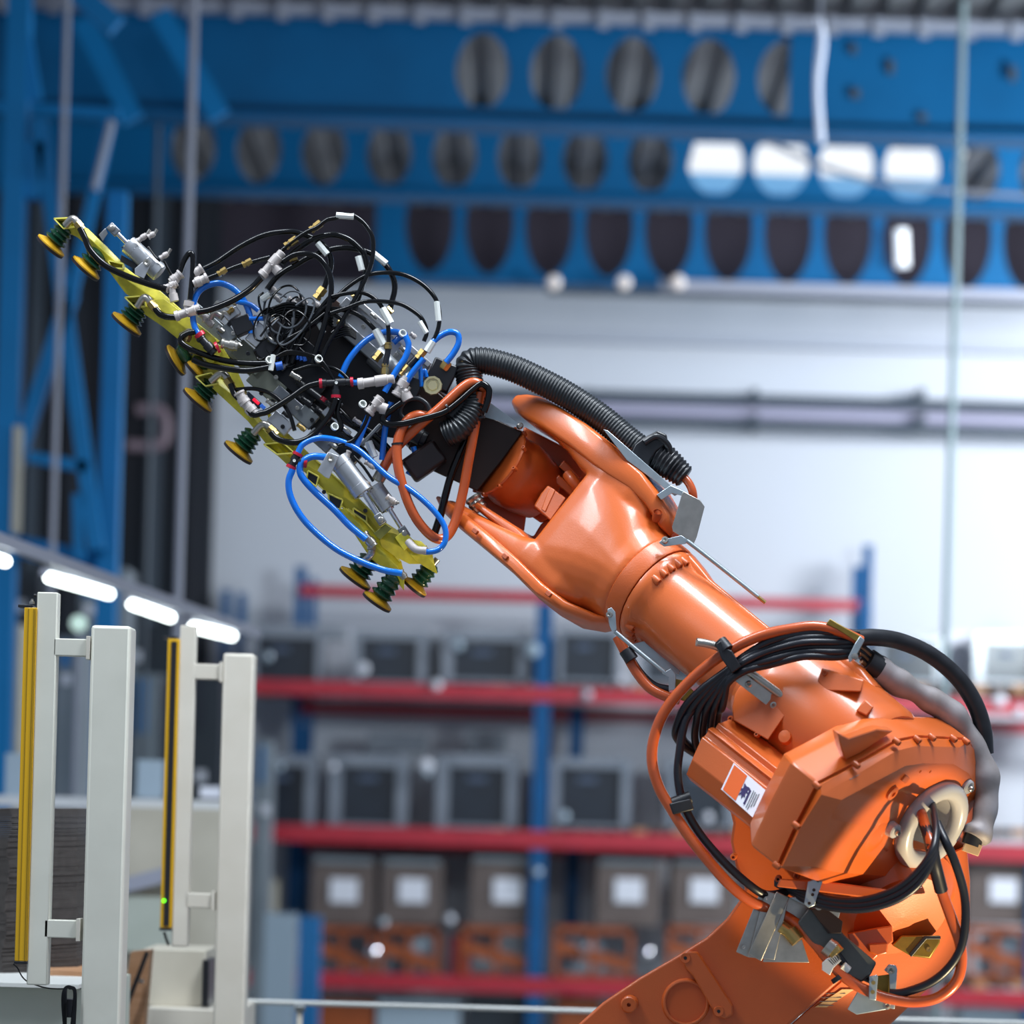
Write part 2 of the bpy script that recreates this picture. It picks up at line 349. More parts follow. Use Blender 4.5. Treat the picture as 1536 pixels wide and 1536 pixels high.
# ------------------------------------------------------------------ blue lattice column on the left
t = thing('lattice_column', V((W(100, 600, 18).x, 18, 0)), 'blue steel lattice column with crossed bracing, at the frame\'s left edge', 'steel column')
def strut(name, a, b, hw, D=18.0, m=BMET2, hd=.05): return bar(M(), W(a[0], a[1], D), W(b[0], b[1], D), hw, hd).build(name, m, t)
c = W(20, 400, 18); M().box((c.x, 18, 3.7), (.062, 0, 0), (0, .08, 0), (0, 0, 3.7)).build('chord', BMET2, t)
c = W(170, 560, 18.2); M().box((c.x, 18.2, 2.9), (.055, 0, 0), (0, .08, 0), (0, 0, 2.9)).build('chord', BMET2, t)
for a, b, hw in (((107, 440), (22, 700), .042), ((95, 450), (145, 825), .042), ((60, 180), (95, 445), .04), ((165, 182), (108, 440), .03), ((45, 686), (132, 702), .032), ((20, 700), (6, 800), .03), ((55, 215), (48, 300), .05), ((175, 40), (60, -60), .06), ((52, 150), (20, -40), .04)):
    strut('brace', a, b, hw)
strut('brace', (118, 742), (120, 840), .03); strut('brace', (30, 820), (170, 850), .06, 18.3)
strut('tie_rod', (168, 182), (142, 285), .012, 17.9, GPIPE); strut('tie_rod', (28, 640), (24, 800), .02, 17.9, CONC)
bar(M(), W(-20, 160, 19), W(180, 172, 19), .03, .05).build('cross_beam', BMET2, t)
for (a, b, lab) in (((125, 30), (200, 180), 'dark blue sloping roof strut above the lattice column'), ((240, 20), (330, 175), 'dark blue sloping roof strut behind the pale pipe')):
    o = bar(M(), W(a[0], a[1], 20.5), W(b[0], b[1], 20.5), .07, .04).build('roof_strut', BMET2); tag(o, lab, 'strut')

# ------------------------------------------------------------------ pallet racks
def rack(D, dep, ups, beams, label):
    t = thing('pallet_rack', V((W(900, 1400, D).x, D, 0)), label, 'pallet rack')
    for (px, py, wpx, back) in ups:
        c = W(px, py, D + (dep if back else 0)); hw = wpx / 2 / F * D
        u = M().box((c.x, c.y, c.z / 2), (hw, 0, 0), (0, .04, 0), (0, 0, c.z / 2)).build('upright', BRACK, t)
    for (x0, x1, py, h, back) in beams:
        d = D + (dep if back else -.03); c = W((x0 + x1) / 2, py, d)
        M().box(c, ((x1 - x0) / 2 / F * d, 0, 0), (0, .025, 0), (0, 0, h / 2 / F * d)).build('beam', RRACK, t)
    return t
r1 = rack(27.0, 1.0, [(818, 905, 24, 0), (450, 1088, 22, 1), (866, 1060, 22, 1), (1298, 905, 20, 1), (1565, 905, 24, 0), (360, 1060, 20, 0)],
     [(340, 1620, 1046, 22, 0), (452, 1620, 1077, 18, 1), (340, 1620, 1264, 26, 0), (452, 1620, 1284, 14, 1), (340, 1620, 1483, 24, 0)], 'long rack with red beams and blue uprights, holding crates')
r2 = rack(28.05, .2, [(340, 885, 12, 0), (363, 890, 12, 0), (452, 850, 16, 0), (470, 868, 12, 0), (1288, 850, 18, 0), (1302, 818, 14, 0)],
     [(450, 1290, 897, 17, 0)], 'taller rack end behind, with single red top beam')
# shelves' chipboard decks
for py, l in ((1034, 'pallet deck boards under the dark crates of the top shelf'), (1250, 'pallet deck boards under the crates of the middle shelf'), (1478, 'pallet deck boards under the orange stillages of the low shelf')):
    tt = thing('pallet_row', W(900, py, 27.0), l, 'pallets')
    x = 380
    while x < 1600:
        bx('deck_block', x, py - 7, x + 20, py + 6, 26.98, .9, BROWNP if (int(x) // 24) % 3 else WOOD, tt); x += 30
ordn = ['first', 'second', 'third', 'fourth', 'fifth', 'sixth', 'seventh', 'eighth', 'ninth']
def crate(x0, y0, x1, y1, label, fr=10, dk=DKP, group='wrapped dark crates on the rack'):
    D = 27.05
    t = thing('wrapped_crate', W((x0 + x1) / 2, y1, D), label, 'crate', group)
    aabox(M(), x0 + fr, y0 + fr, x1 - fr, y1 - 2, D + .05, .75).build('dark_body', dk, t)
    for a in ((x0, y0, x0 + fr, y1), (x1 - fr, y0, x1, y1), (x0 + fr, y0, x1 - fr, y0 + fr), (x0 + fr, y1 - 5, x1 - fr, y1)):
        aabox(M(), *a, D, .8).build('frame_side', WRAP, t)
    aabox(M(), x0 + fr + (x1 - x0) * .22, y0 + fr + 14, x0 + fr + (x1 - x0) * .46, y0 + fr + 22, D + .03, .02).build('handle_slot', mat('slot', '4A5870', .4), t)
    return t
tops = [(378, 948, 482, 1026, 8), (528, 945, 640, 1026, 14), (664, 945, 792, 1024, 16), (836, 945, 930, 1024, 8), (1315, 955, 1412, 1024, 10), (1462, 950, 1560, 1026, 14), (962, 950, 1060, 1026, 9), (1200, 955, 1300, 1026, 9)]
for i, a in enumerate(sorted(tops)): crate(*a[:4], 'black crate in pale wrap on the top shelf, %s from its left end' % ordn[i], a[4])
mids = [(370, 1132, 474, 1240, 16), (494, 1132, 612, 1240, 18), (654, 1132, 778, 1242, 19), (826, 1138, 946, 1242, 14), (1000, 1138, 1100, 1242, 12), (1270, 1138, 1380, 1242, 12)]
for i, a in enumerate(mids): crate(*a[:4], 'pale-framed crate with dark panel on the middle shelf, %s from its left end' % ordn[i], a[4])
# white goods behind the crates
for i, (x0, y0, x1, y1) in enumerate(((382, 938, 520, 960), (552, 1098, 640, 1130), (700, 1096, 760, 1130), (640, 950, 668, 1020), (780, 950, 836, 1022), (1410, 948, 1460, 1022), (1490, 1040, 1600, 1070))):
    o = aabox(M(), x0, y0, x1, y1, 27.9, .12).build('wrapped_bundle', WRAP if i != 5 else LBL); tag(o, 'grey wrapped bundle behind the crates, %s of seven counted by shelf' % ordn[i], 'bundle')
lows = [(468, 1290, 562, 1386), (572, 1292, 664, 1386), (706, 1288, 814, 1388), (895, 1292, 990, 1388), (1008, 1292, 1104, 1386), (1450, 1290, 1560, 1386)]
for i, a in enumerate(lows):
    t = thing('cardboard_box', W((a[0] + a[2]) / 2, a[3], 27.05), 'brown box with white paper label below the middle shelf, %s from the left' % ordn[i], 'box', 'brown boxes on the rack')
    aabox(M(), *a, 27.05, .75).build('carton', CBOX, t)
    cx = (a[0] + a[2]) / 2
    aabox(M(), cx - 20, 1318, cx + 22, 1354, 27.03, .012).build('paper_label', LBL, t)
    aabox(M(), a[0] + 4, a[1] - 3, a[2] - 4, a[1] + 5, 27.03, .7).build('lid_flap', GRM, t)
# orange stillages with drums
STL = []
for i, (x0, x1) in enumerate(((470, 560), (568, 660), (690, 800), (830, 950), (1000, 1100), (1450, 1540))):
    t = thing('stillage', W((x0 + x1) / 2, 1468, 27.0), 'orange steel stillage cage on the lowest red beam, %s from the left' % ordn[i], 'stillage', 'orange stillages'); STL.append(t)
    for a in ((x0, 1392, x0 + 8, 1470), (x1 - 8, 1392, x1, 1470), (x0, 1390, x1, 1400), (x0, 1462, x1, 1470), ((x0 + x1) / 2 - 5, 1396, (x0 + x1) / 2 + 3, 1466)):
        aabox(M(), *a, 27.0, .08).build('frame_bar', OSTL, t)
    bar(M(), W(x0 + 8, 1420, 27.03), W(x1 - 8, 1448, 27.03), .05, .02).build('slanted_bar', OSTL, t)
for i, (x0, x1, l) in enumerate(((566, 592, 'slim white drum'), (600, 648, 'round white drum'), (840, 905, 'wide pale drum'), (1140, 1200, 'pale drum behind the arm'), (1466, 1540, 'pale drum at the frame\'s right edge'))):
    c = W((x0 + x1) / 2, 1462, 27.35); o = M().lathe(c, (0, 0, 1), [(0, .02), (0, (x1 - x0) / 2 / F * 27.3), (.3, (x1 - x0) / 2 / F * 27.3), (.33, (x1 - x0) / 2.4 / F * 27.3), (.36, .02)], 20).build('drum', DRUM); tag(o, l + ' standing inside the orange stillages', 'drum')
for (x, y, r, st_) in ((560, 1428, 9, 1), (970, 1430, 9, 3), (878, 1421, 8, 3)):  # chrome discs added where blurred glints fall
    M().lathe(W(x, y, 26.98), (0, -1, 0), [(0, .002), (0, r / F * 27), (.02, r / F * 27), (.05, .01)], 16).build('added_glint_disc', CHR, STL[st_], label='added chrome disc for a blurred glint')
for i, (x0, y0, x1, y1, mm, l) in enumerate(((470, 1500, 560, 1560, OSTL, 'orange crate at the bottom edge, left of the white sacks'), (566, 1502, 690, 1560, DRUM, 'white sacks at the bottom edge under the low red beam'), (700, 1498, 800, 1560, DKM, 'dark crate at the bottom edge left of the blue upright'), (835, 1500, 900, 1560, OSTL, 'orange crate at the bottom edge right of the blue upright'), (1440, 1500, 1560, 1560, DRUM, 'white sacks at the bottom right corner under the low red beam'), (676, 1405, 705, 1470, RRACK, 'red machine part between two orange stillages'), (378, 1320, 415, 1400, CONC, 'beige carton stack left of the brown boxes'))):
    o = aabox(M(), x0, y0, x1, y1, 27.1, .5).build('stored_goods', mm, None, .0); tag(o, l, 'goods')

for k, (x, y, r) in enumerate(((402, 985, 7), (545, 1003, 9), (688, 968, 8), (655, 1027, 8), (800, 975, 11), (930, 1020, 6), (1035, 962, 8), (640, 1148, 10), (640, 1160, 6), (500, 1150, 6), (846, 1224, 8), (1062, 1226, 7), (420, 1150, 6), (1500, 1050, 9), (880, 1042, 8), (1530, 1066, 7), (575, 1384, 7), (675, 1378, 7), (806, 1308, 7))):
    M().lathe(W(x, y, 26.93), (0, -1, 0), [(0, .002), (0, r / F * 27), (.02, r / F * 26), (.04, .01)], 14).build('painted_glint', LBL if k % 2 else DRUM, r1, label='pale disc standing for a blurred glint')  # pale discs painted in as blurred glints on the goods
# far machinery on the left behind the posts
mach = [(-10, 935, 32, 1130, CONC, 21, 'beige cabinet at the left edge above the table'), (34, 960, 84, 1150, DKM, 22, 'dark machine behind the first cream post bar'), (86, 955, 122, 1045, GRM, 19, 'grey frame panel between bar and post'), (195, 935, 262, 1010, DKM, 24, 'dark machine top between the two cream posts'), (200, 1010, 240, 1190, GRM, 23, 'grey tall cabinet between the two cream posts'),
        (288, 1000, 334, 1190, DKM, 23, 'dark cabinet seen through the second post bracket'), (120, 850, 190, 940, GRM, 23, 'grey hood under the first tube lamp'), (18, 850, 60, 935, DKM, 24, 'dark hood at the left edge below the lamp rail'), (385, 1110, 405, 1240, GRM, 25, 'pale grey column beside the second cream post')]
for x0, y0, x1, y1, mm, D, l in mach:
    t = thing('machine', W((x0 + x1) / 2, y1, D), l, 'machine')
    zt = W(x0, y0, D).z; c = W((x0 + x1) / 2, y0, D); M().box((c.x, D + .3, zt / 2), ((x1 - x0) / 2 / F * D, 0, 0), (0, .3, 0), (0, 0, zt / 2)).build('housing', mm, t)
    aabox(M(), x0 + 5, y0 + 8, (x0 + x1) / 2, (y0 + y1) / 2, D - .02, .02).build('access_panel', BLUM if mm is GRM else DKP, t)
    aabox(M(), x0 + 6, y1 - 34, x0 + 20, y1 - 18, D - .03, .02).build('status_plate', LBL, t)
for i, (x0, y0, x1, y1, mm, D, l) in enumerate(((8, 1130, 36, 1197, DRUM, 14.2, 'pale blue wrapped roll at the left edge above the stack'), (206, 1140, 244, 1197, DRUM, 14.3, 'pale wrapped roll between the two cream posts'), (86, 1050, 108, 1120, BRACK, 20, 'narrow blue door behind the first post bracket'), (300, 1180, 330, 1197, LBL, 14.3, 'small white parcel on the far worktop'), (392, 1370, 440, 1500, DRUM, 22, 'glossy wrapped stack beside the second post'), (440, 1375, 476, 1480, BLUM, 24, 'bright blue box on the rack end'))):
    if i in (2, 4, 5): y1 = 1230 + CZ / D * F
    o = aabox(M(), x0, y0, x1, y1, D, .25).build('wrapped_goods', mm); tag(o, l, 'goods')
m = aabox(M(), -100, 1196, 345, 1212, 14.0, 1.2).build('far_worktop', mat('pale_worktop', 'DADDE0', .4)); tag(m, 'pale worktop slab running behind both cream posts', 'worktop')
t = thing('conveyor_cabinet', W(250, 1420, 13), 'beige conveyor cabinet behind the second cream post', 'conveyor')
aabox(M(), 150, 1212, 345, 1700, 13.2, .9).build('cabinet', CONC, t)
bar(M(), W(150, 1338, 13.1), W(262, 1308, 13.1), .03, .03).build('side_rail', GPIPE, t)
aabox(M(), 214, 1344, 232, 1386, 13.15, .02).build('yellow_sticker', YLC, t)
aabox(M(), 180, 1345, 262, 1428, 13.1, .05).build('white_panel', TBL, t)

# ------------------------------------------------------------------ lamp rail with tube lamps
a = W(-40, 796, 11.2); b = W(382, 950, 15.5)
t = thing('lamp_rail', (a + b) / 2, 'long pale lamp rail sloping down behind the cream posts', 'rail')
bar(M(), a, b, .022, .03).build('rail', GPIPE, t)
def onrail(px): 
    s = (px + 40) / 422; return 11.2 + (15.5 - 11.2) * s
for i, (x0, y0, x1, y1, hx, hy) in enumerate(((-60, 820, 8, 842, 0, 0), (74, 866, 164, 891, 56, 866), (198, 906, 256, 926, 186, 900), (290, 940, 348, 954, 280, 930))):
    d0, d1 = onrail(x0), onrail(x1)
    tt = thing('tube_lamp', W((x0 + x1) / 2, (y0 + y1) / 2, (d0 + d1) / 2), ('cut-off glowing tube lamp at the left edge', 'longest glowing tube lamp, above the first cream post', 'glowing tube lamp between the two cream posts', 'glowing tube lamp just above the second cream post')[i], 'lamp', 'tube lamps on the rail')
    M().sweep([W(x0, y0, d0), W(x1, y1, d1)], .021, 12).build('tube', TUBEM, tt)
    M().sweep([W(x0 - 8, y0 - 8, d0), W(x1, y1 - 10, d1)], .018, 8).build('reflector', GPIPE, tt)
t = thing('standing_lamp', V((W(118, 935, 17).x, 17, 0)), 'small glowing round lamp under the longest tube lamp', 'lamp')
M().lathe(W(118, 935, 17), (0, -1, 0), [(0, .005), (0, .045), (.04, .03)], 16).build('lamp_head', mat('dim_lamp_glass', '80A098', .3, emit='CFEDE4', es=.8), t)
c = W(118, 950, 17.05); M().sweep([V((c.x, c.y, 0)), c], .012, 8).build('lamp_post', GPIPE, t)

# ------------------------------------------------------------------ cream posts with light curtains
def R3(xt, yt, xb, yb, xt1, xb1, D, dep, m, name, parent, bev=1.2, seg=2):
    f = [W(xt, yt, D), W(xt1, yt, D), W(xb1, yb, D), W(xb, yb, D)]
    return M().prism(f, [p + V((0, dep, 0)) for p in f]).build(name, m, parent, bev * D / D0, seg=seg)
def vbox(x0, x1, y0, y1, yr, D, dep, m, name, parent, bev=1):
    """upright box whose pixel x limits are given at height yr"""
    a = W(x0, yr, D); b = W(x1, yr, D); z1 = W((x0 + x1) / 2, y0, D).z; z0 = W((x0 + x1) / 2, y1, D).z if y1 is not None else 0
    return M().box(((a.x + b.x) / 2, D + dep / 2, (z0 + z1) / 2), ((b.x - a.x) / 2, 0, 0), (0, dep / 2, 0), (0, 0, (z1 - z0) / 2)).build(name, m, parent, bev)
D1 = 7.55
t = thing('safety_post', V((W(158, 1536, D1).x, D1, 0)), 'large pale steel safety post at lower left, with yellow light-curtain bar', 'post')
vbox(130, 190, 938, None, 1180, D1, .11, CRM, 'post_column', t, 5)
vbox(50, 81, 888, 1478, 1100, D1 + .01, .05, CRM, 'mounting_bar', t, 2)
vbox(80, 131, 958, 984, 971, D1 + .01, .04, CRM, 'upper_arm', t, 1.5)
vbox(66, 118, 1380, 1407, 1393, D1 + .01, .04, CRM, 'lower_arm', t, 1.5)
vbox(129, 135, 954, 989, 971, D1, .05, CRM2, 'end_plate', t, .5); vbox(114, 120, 1378, 1412, 1393, D1, .05, CRM2, 'end_plate', t, .5)
def curtain(t, x0, x1, yr, y0, y1, D, dark):
    vbox(x0, x1, y0, y1, yr, D, .045, YLC, 'curtain_profile', t, 1)
    q = (x1 - x0)
    if dark: vbox(x0 + q * .28, x1 - q * .25, y0 + 4, y1 - 3, yr, D - .004, .01, BKPL, 'lens_strip', t, 0)
    else:
        for f_, g_ in ((.30, .36), (.74, .80), (.9, .95)): vbox(x0 + q * f_, x0 + q * g_, y0 + 2, y1 - 1, yr, D - .0015, .004, YLCD, 'groove', t, 0)
    vbox(x0 - 2, x1 + 1, y0 - 4, y0, y0 + 0 * yr, D, .045, BKPL, 'end_cap', t, .6); vbox(x0 - 1 + .028 * (yr - y1) * 1, x1 + .028 * (yr - y1), y1, y1 + 4, y1, D, .045, BKPL, 'end_cap', t, .6)
curtain(t, 29, 48, 1180, 911, 1442, D1 + .005, 0)
M().lathe(W(48, 906, D1 + .02), (0, 0, 1), [(0, .006), (.006, .006), (.008, .003), (.012, .003)], 10).build('cap_screw', STEEL, t)
M().lathe(W(55, 893, D1 + .03), (-1, 0, 0), [(0, .004), (.006, .004)], 8).build('cap_screw', BKPL, t)
M().sweep([W(*p) for p in ((20, 1446, D1), (26, 1452, D1), (34, 1466, D1), (45, 1474, D1 + .03), (70, 1482, D1 + .03), (98, 1483, D1), (104, 1478, D1))], .0018, 8).build('sensor_cable', BLK, t)
for k in range(4):
    M().sweep([W(*p) for p in ((96 + k, 1536 + 10, D1 - .02), (93 + k * 2, 1500, D1 - .02 - .003 * k), (97 + k, 1482, D1 - .02), (107 - k, 1480 + k, D1 - .02), (114 - k, 1490, D1 - .02), (112 - k * 2, 1545, D1 - .02))], .0022, 8).build('coiled_cable', BLK, t)
M().box(W(104, 1512, D1), (.01, 0, 0), (0, .01, 0), (0, 0, .022)).build('cable_tie', BRUB, t, 1)
D2 = 9.0
t = thing('safety_post', V((W(352, 1536, D2).x, D2, 0)), 'second, smaller cream safety post with black-and-yellow light curtain and green light', 'post')
vbox(329, 376, 980, None, 1190, D2, .10, CRM2, 'post_column', t, 5)
vbox(264, 288, 938, 1420, 1170, D2 + .01, .05, CRM2, 'mounting_bar', t, 2)
vbox(291, 333, 996, 1019, 1008, D2 + .01, .04, CRM2, 'upper_arm', t, 1.5); vbox(277, 320, 1340, 1362, 1350, D2 + .01, .04, CRM2, 'lower_arm', t, 1.5)
vbox(329, 334, 993, 1023, 1008, D2, .05, CRM2, 'end_plate', t, .5); vbox(317, 322, 1337, 1366, 1350, D2, .05, CRM2, 'end_plate', t, .5)
curtain(t, 246, 264, 1170, 958, 1392, D2 + .005, 1)
M().lathe(W(246, 1351, D2 - .004), (0, -1, 0), [(0, .001), (0, .005), (.003, .005), (.004, .001)], 12).build('status_light', LED, t)
M().sweep([W(*p) for p in ((246, 1398, D2), (250, 1410, D2), (253, 1418, D2))], .004, 8).build('sensor_cable', BLK, t)

# table, stack of sheets, strap, block
t = thing('side_table', V((W(40, 1480, 8).x, 8.0, 0)), 'pale green-grey panel bench with thin white top at the lower left corner', 'bench')
aabox(M(), -120, 1474, 118, 1480, 7.9, .9).build('bench_top', mat('white_bench_top', 'E2E4E0', .4), t)
aabox(M(), -110, 1481, 124, 2500, 7.95, .8).build('front_panel', TBL, t)
Dk = 8.35
ww = M().box(W(92, 1465, 8.3) + V((0, .2, 0)), (.06, 0, 0), (0, .2, 0), (0, 0, .014)).build('pallet_board', WOOD); tag(ww, 'pale wooden board under the stack of grey sheets', 'board')
st = M(); random.seed(3)
nL = 92; ya, yb = 1212, 1470
for k in range(nL):
    y0 = ya + (yb - ya) * k / nL; y1 = ya + (yb - ya) * (k + .8) / nL
    j = random.uniform(-1.6, 1.6) + 2.5 * math.sin(k * .22); sl = -.09 * (k / nL)
    fr = [W(16 - k * .14 + j, y0, Dk), W(116 + j * .5, y0 + 100 * sl, Dk + .2), W(116 + j * .5, y1 + 100 * sl, Dk + .2), W(16 - k * .14 + j, y1, Dk)]
    st.prism(fr, [p + V((.0, .3, 0)) for p in fr])
    fr = [W(-60, y0 + 1, Dk + .06), W(16 - k * .14 + j, y0, Dk), W(16 - k * .14 + j, y1, Dk), W(-60, y1 + 1, Dk + .06)]
    st.prism(fr, [p + V((.0, .5, 0)) for p in fr])
o = st.build('sheet_stack', CARD); tag(o, 'tall stack of grey-brown cardboard sheets behind the first post', 'cardboard sheets', kind='stuff')
t = thing('machine_block', V((W(260, 1500, 9.6).x, 9.6, 0)), 'worn beige machine block with black side strip, between the two posts', 'machine')
aabox(M(), 214, 1424, 308, 1510, 9.6, .35).build('block', CONC, t, 3)
aabox(M(), 303, 1440, 313, 1510, 9.55, .2).build('side_strip', BKPL, t, 1)
aabox(M(), 205, 1513, 348, 2600, 9.5, .5).build('plinth', CRM2, t, 3)
t = thing('wooden_prop', W(200, 1500, 9.3), 'leaning wooden prop with black diagonal strap, beside the first post', 'prop')
M().prism([W(196, 1428, 9.3), W(226, 1425, 9.3), W(214, 1560, 9.3), W(176, 1560, 9.3)], [p + V((0, .08, 0)) for p in (W(196, 1428, 9.3), W(226, 1425, 9.3), W(214, 1560, 9.3), W(176, 1560, 9.3))]).build('wood_post', WOOD, t)
bar(M(), W(221, 1428, 9.25), W(188, 1515, 9.25), .006, .006).build('strap', BKPL, t)
M().lathe(W(212, 1472, 9.28), (0, -1, 0), [(0, .001), (0, .008), (.006, .006), (.008, .001)], 12).build('bolt_head', STEEL, t)
a = W(340, 1507, 10); b = W(1660, 1524, 10); b.z = a.z = W(900, 1517, 10).z
t = thing('guard_rail', (a + b) / 2, 'thin pale horizontal guard rail along the bottom edge', 'rail')
M().sweep([a, b], .0085, 12).build('tube', mat('rail_grey', 'BDC0BE', .35, .3), t)
for px_ in (450, 1330):
    M().lathe(W(px_, 1511, 9.99) + V((-.016, 0, 0)), (1, 0, 0), [(0, .013), (.032, .013)], 12).build('clamp', GREYB, t)
    M().box(V((W(px_, 1520, 10).x, 10, a.z / 2)), (.008, 0, 0), (0, .008, 0), (0, 0, a.z / 2)).build('rail_post', CRM2, t)

# ================================================================== ROBOT
RB = thing('robot_arm', V((PX(640, 1700).x, D0 + .2, 0)), 'big orange industrial robot arm reaching up to the left', 'robot')
def dirT(): return (GT(100, 0) - GT(0, 0)).normalized()
ET = dirT(); EP = (GT(0, 100) - GT(0, 0)).normalized(); EWv = (GT(0, 0, 100) - GT(0, 0, 0)).normalized()
def superell(t, pc, hw, hd, n=2.0, cnt=32, w0=0):
    out = []
    for i in range(cnt):
        a = 2 * math.pi * i / cnt; c, s = math.cos(a), math.sin(a)
        out.append(GT(t, pc + math.copysign(abs(c) ** (2 / n), c) * hw, w0 + math.copysign(abs(s) ** (2 / n), s) * hd))
    return out
def SE(name, rows, m, parent, **k):
    if name in ('fork_prong', 'side_cover'): rows = [((r[0] + .34 * r[3] * min(1, max(0, (-r[0] - 100) / 100)),) + tuple(r[1:])) for r in rows]
    return M().loft([superell(*r) for r in rows]).build(name, m, parent, **k)
# --- forearm tube
fore = SE('forearm_tube', [(-26, 2, 60, 60), (-22, 1, 79, 79), (-14, 1, 80, 80), (-8, 0, 77, 77), (0, 0, 71, 71), (12, 0, 67.5, 67.5), (60, 0, 66.5, 66.5), (140, 0, 66, 66), (205, 0, 67, 67), (235, 0, 67, 67)], ORG, RB)
SE('forearm_rib', [(-18, 70, 12, 22, 4), (6, 66, 11, 19, 4), (30, 62, 8, 14, 4), (120, 61, 7, 10, 4), (200, 60, 7, 9, 4)], ORG, RB)
# seam ring and bolts
SE('flange_ring', [(-52, 2, 79, 79), (-50, 2, 81.5, 81.5), (-27, 2, 81.5, 81.5), (-24, 2, 80, 80)], ORG2, RB)
def bolt(parent, pos, d, r=5, h=9, m=ORG2, hex_=True, name='bolt'):
    d = V(d).normalized()
    o = M().lathe(pos, d, [(0, r * K), (h * .8 * K, r * K), (h * K, r * .8 * K), (h * K, r * .42 * K), (h * .55 * K, r * .4 * K), (h * .5 * K, .0003)], 14).build(name, m, parent, ang=30)
    return o
bolt0 = None
for ang in (52, 64, 76, 146, 158, 170, 182, -20, 28, 40, 194):
    a = math.radians(ang)                      # measured from +p towards the viewer (-w)
    pp, wv = math.cos(a) * 73, -math.sin(a) * 73
    bolt(RB, GT(-12, pp, wv), ET, 6.5, 13, name='flange_bolt')
# --- wrist housing body
def prong_rows(rows): return [((r[0] + .34 * r[3] * min(1, max(0, (-r[0] - 100) / 100)),) + tuple(r[1:])) for r in rows]
bm_ = M().loft([superell(*r) for r in [(-50, 2, 79, 79), (-58, 2, 81, 81), (-76, 4, 86, 80), (-100, 8, 96, 79, 2.4), (-124, 10, 102, 78, 2.9), (-145, 11, 105, 76, 3.6), (-170, 11, 106, 73, 5), (-190, 11, 104, 68, 5)]])
bm_.loft([superell(*r) for r in prong_rows([(-90, 80, 20, 50, 3), (-130, 92, 26, 66, 4), (-190, 99, 28, 72, 4), (-232, 103, 26, 68, 4), (-262, 106, 20, 64, 4), (-300, 106, 17, 58, 4), (-335, 102, 14, 46, 3), (-352, 98, 9, 30, 2.5)])])
bm_.loft([superell(*r) for r in prong_rows([(-90, -56, 30, 50, 3), (-130, -66, 36, 66, 4), (-190, -68, 32, 72, 4), (-215, -70, 29, 72, 4), (-232, -74, 24, 68, 4), (-262, -76, 18, 62, 4), (-300, -80, 14, 54, 3.5), (-338, -83, 11, 42, 3), (-356, -84, 7, 26, 2.5)])])
body = bm_.build('wrist_housing', ORG, RB, ang=180)
rm_ = body.modifiers.new('remesh', 'REMESH'); rm_.mode = 'VOXEL'; rm_.voxel_size = 2.6 * K; rm_.use_smooth_shade = True
sm_ = body.modifiers.new('smooth', 'SMOOTH'); sm_.factor = .5; sm_.iterations = 15
cov = SE('side_cover', [(-52, 88, 7, 22, 3), (-66, 96, 14, 42, 4), (-100, 110, 15, 58, 5), (-135, 116, 17, 68, 7), (-185, 115, 20, 75, 8), (-215, 116, 22, 77, 8), (-262, 116, 22, 74, 8), (-310, 112, 22, 66, 7), (-345, 106, 21, 55, 6), (-362, 102, 17, 42, 4), (-372, 100, 10, 26, 3)], ORG, RB, ang=28)
SE('side_cover', [(-40, -66, 7, 18, 3), (-62, -84, 9, 34, 3), (-100, -98, 10, 58, 4), (-150, -101, 12, 72, 5), (-215, -95, 12, 76, 5), (-270, -93, 12, 70, 5), (-320, -92, 12, 58, 5), (-355, -90, 10, 40, 4), (-372, -88, 4, 20, 2.5)], ORG, RB)
for (x, y) in ((882, 661), (985, 775)):
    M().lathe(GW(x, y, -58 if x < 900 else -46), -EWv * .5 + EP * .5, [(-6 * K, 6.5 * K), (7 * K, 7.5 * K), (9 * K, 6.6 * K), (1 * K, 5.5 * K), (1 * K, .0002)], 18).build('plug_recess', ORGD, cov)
# notches with screws on the lower cover
for (x, y) in ((713, 797), (758, 835), (823, 891)):
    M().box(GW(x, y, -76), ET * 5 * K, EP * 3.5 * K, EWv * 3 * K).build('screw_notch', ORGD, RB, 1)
# --- inner wrist parts
SE('inner_web', [(-205, -58, 8, 52, 4), (-228, -57, 10, 54, 4), (-300, -60, 6, 48, 3)], ORG2, RB)
for pl in ([(786, 640), (850, 672), (884, 714), (850, 764), (812, 785), (790, 770), (770, 730)], [(770, 730), (790, 770), (786, 798), (770, 800), (735, 780), (706, 752)], [(812, 785), (850, 764), (836, 790), (802, 818), (786, 798), (800, 805)]):
    M().prism([PX(x, y, 205) for x, y in pl], [PX(x, y, 225) for x, y in pl]).build('wrist_yoke', ORG2, RB, 3)
for q in ([(846, 690), (872, 716), (866, 724), (838, 700)], [(838, 712), (862, 734), (856, 744), (830, 722)], [(800, 742), (830, 762), (820, 776), (792, 758)]):
    M().prism([PX(x, y, 150) for x, y in q], [PX(x, y, 205) for x, y in q]).build('yoke_rib', ORG2, RB, 2)
mb = M().prism([GW(x, y, -46) for x, y in ((801, 759), (812, 740), (822, 728), (849, 747), (826, 781))], [GW(x, y, 26) for x, y in ((801, 759), (812, 740), (822, 728), (849, 747), (826, 781))]).build('wrist_motor_cover', ORG2, RB, 2)
M().prism([GW(x, y, -47.5) for x, y in ((812, 764), (820, 742), (826, 731), (833, 735), (826, 750), (818, 768))], [GW(x, y, -40) for x, y in ((812, 764), (820, 742), (826, 731), (833, 735), (826, 750), (818, 768))]).build('cover_lip', ORG, RB, 1)
wc = PX(748, 692, 150); wd = (PX(832, 752, 205) - wc).normalized()
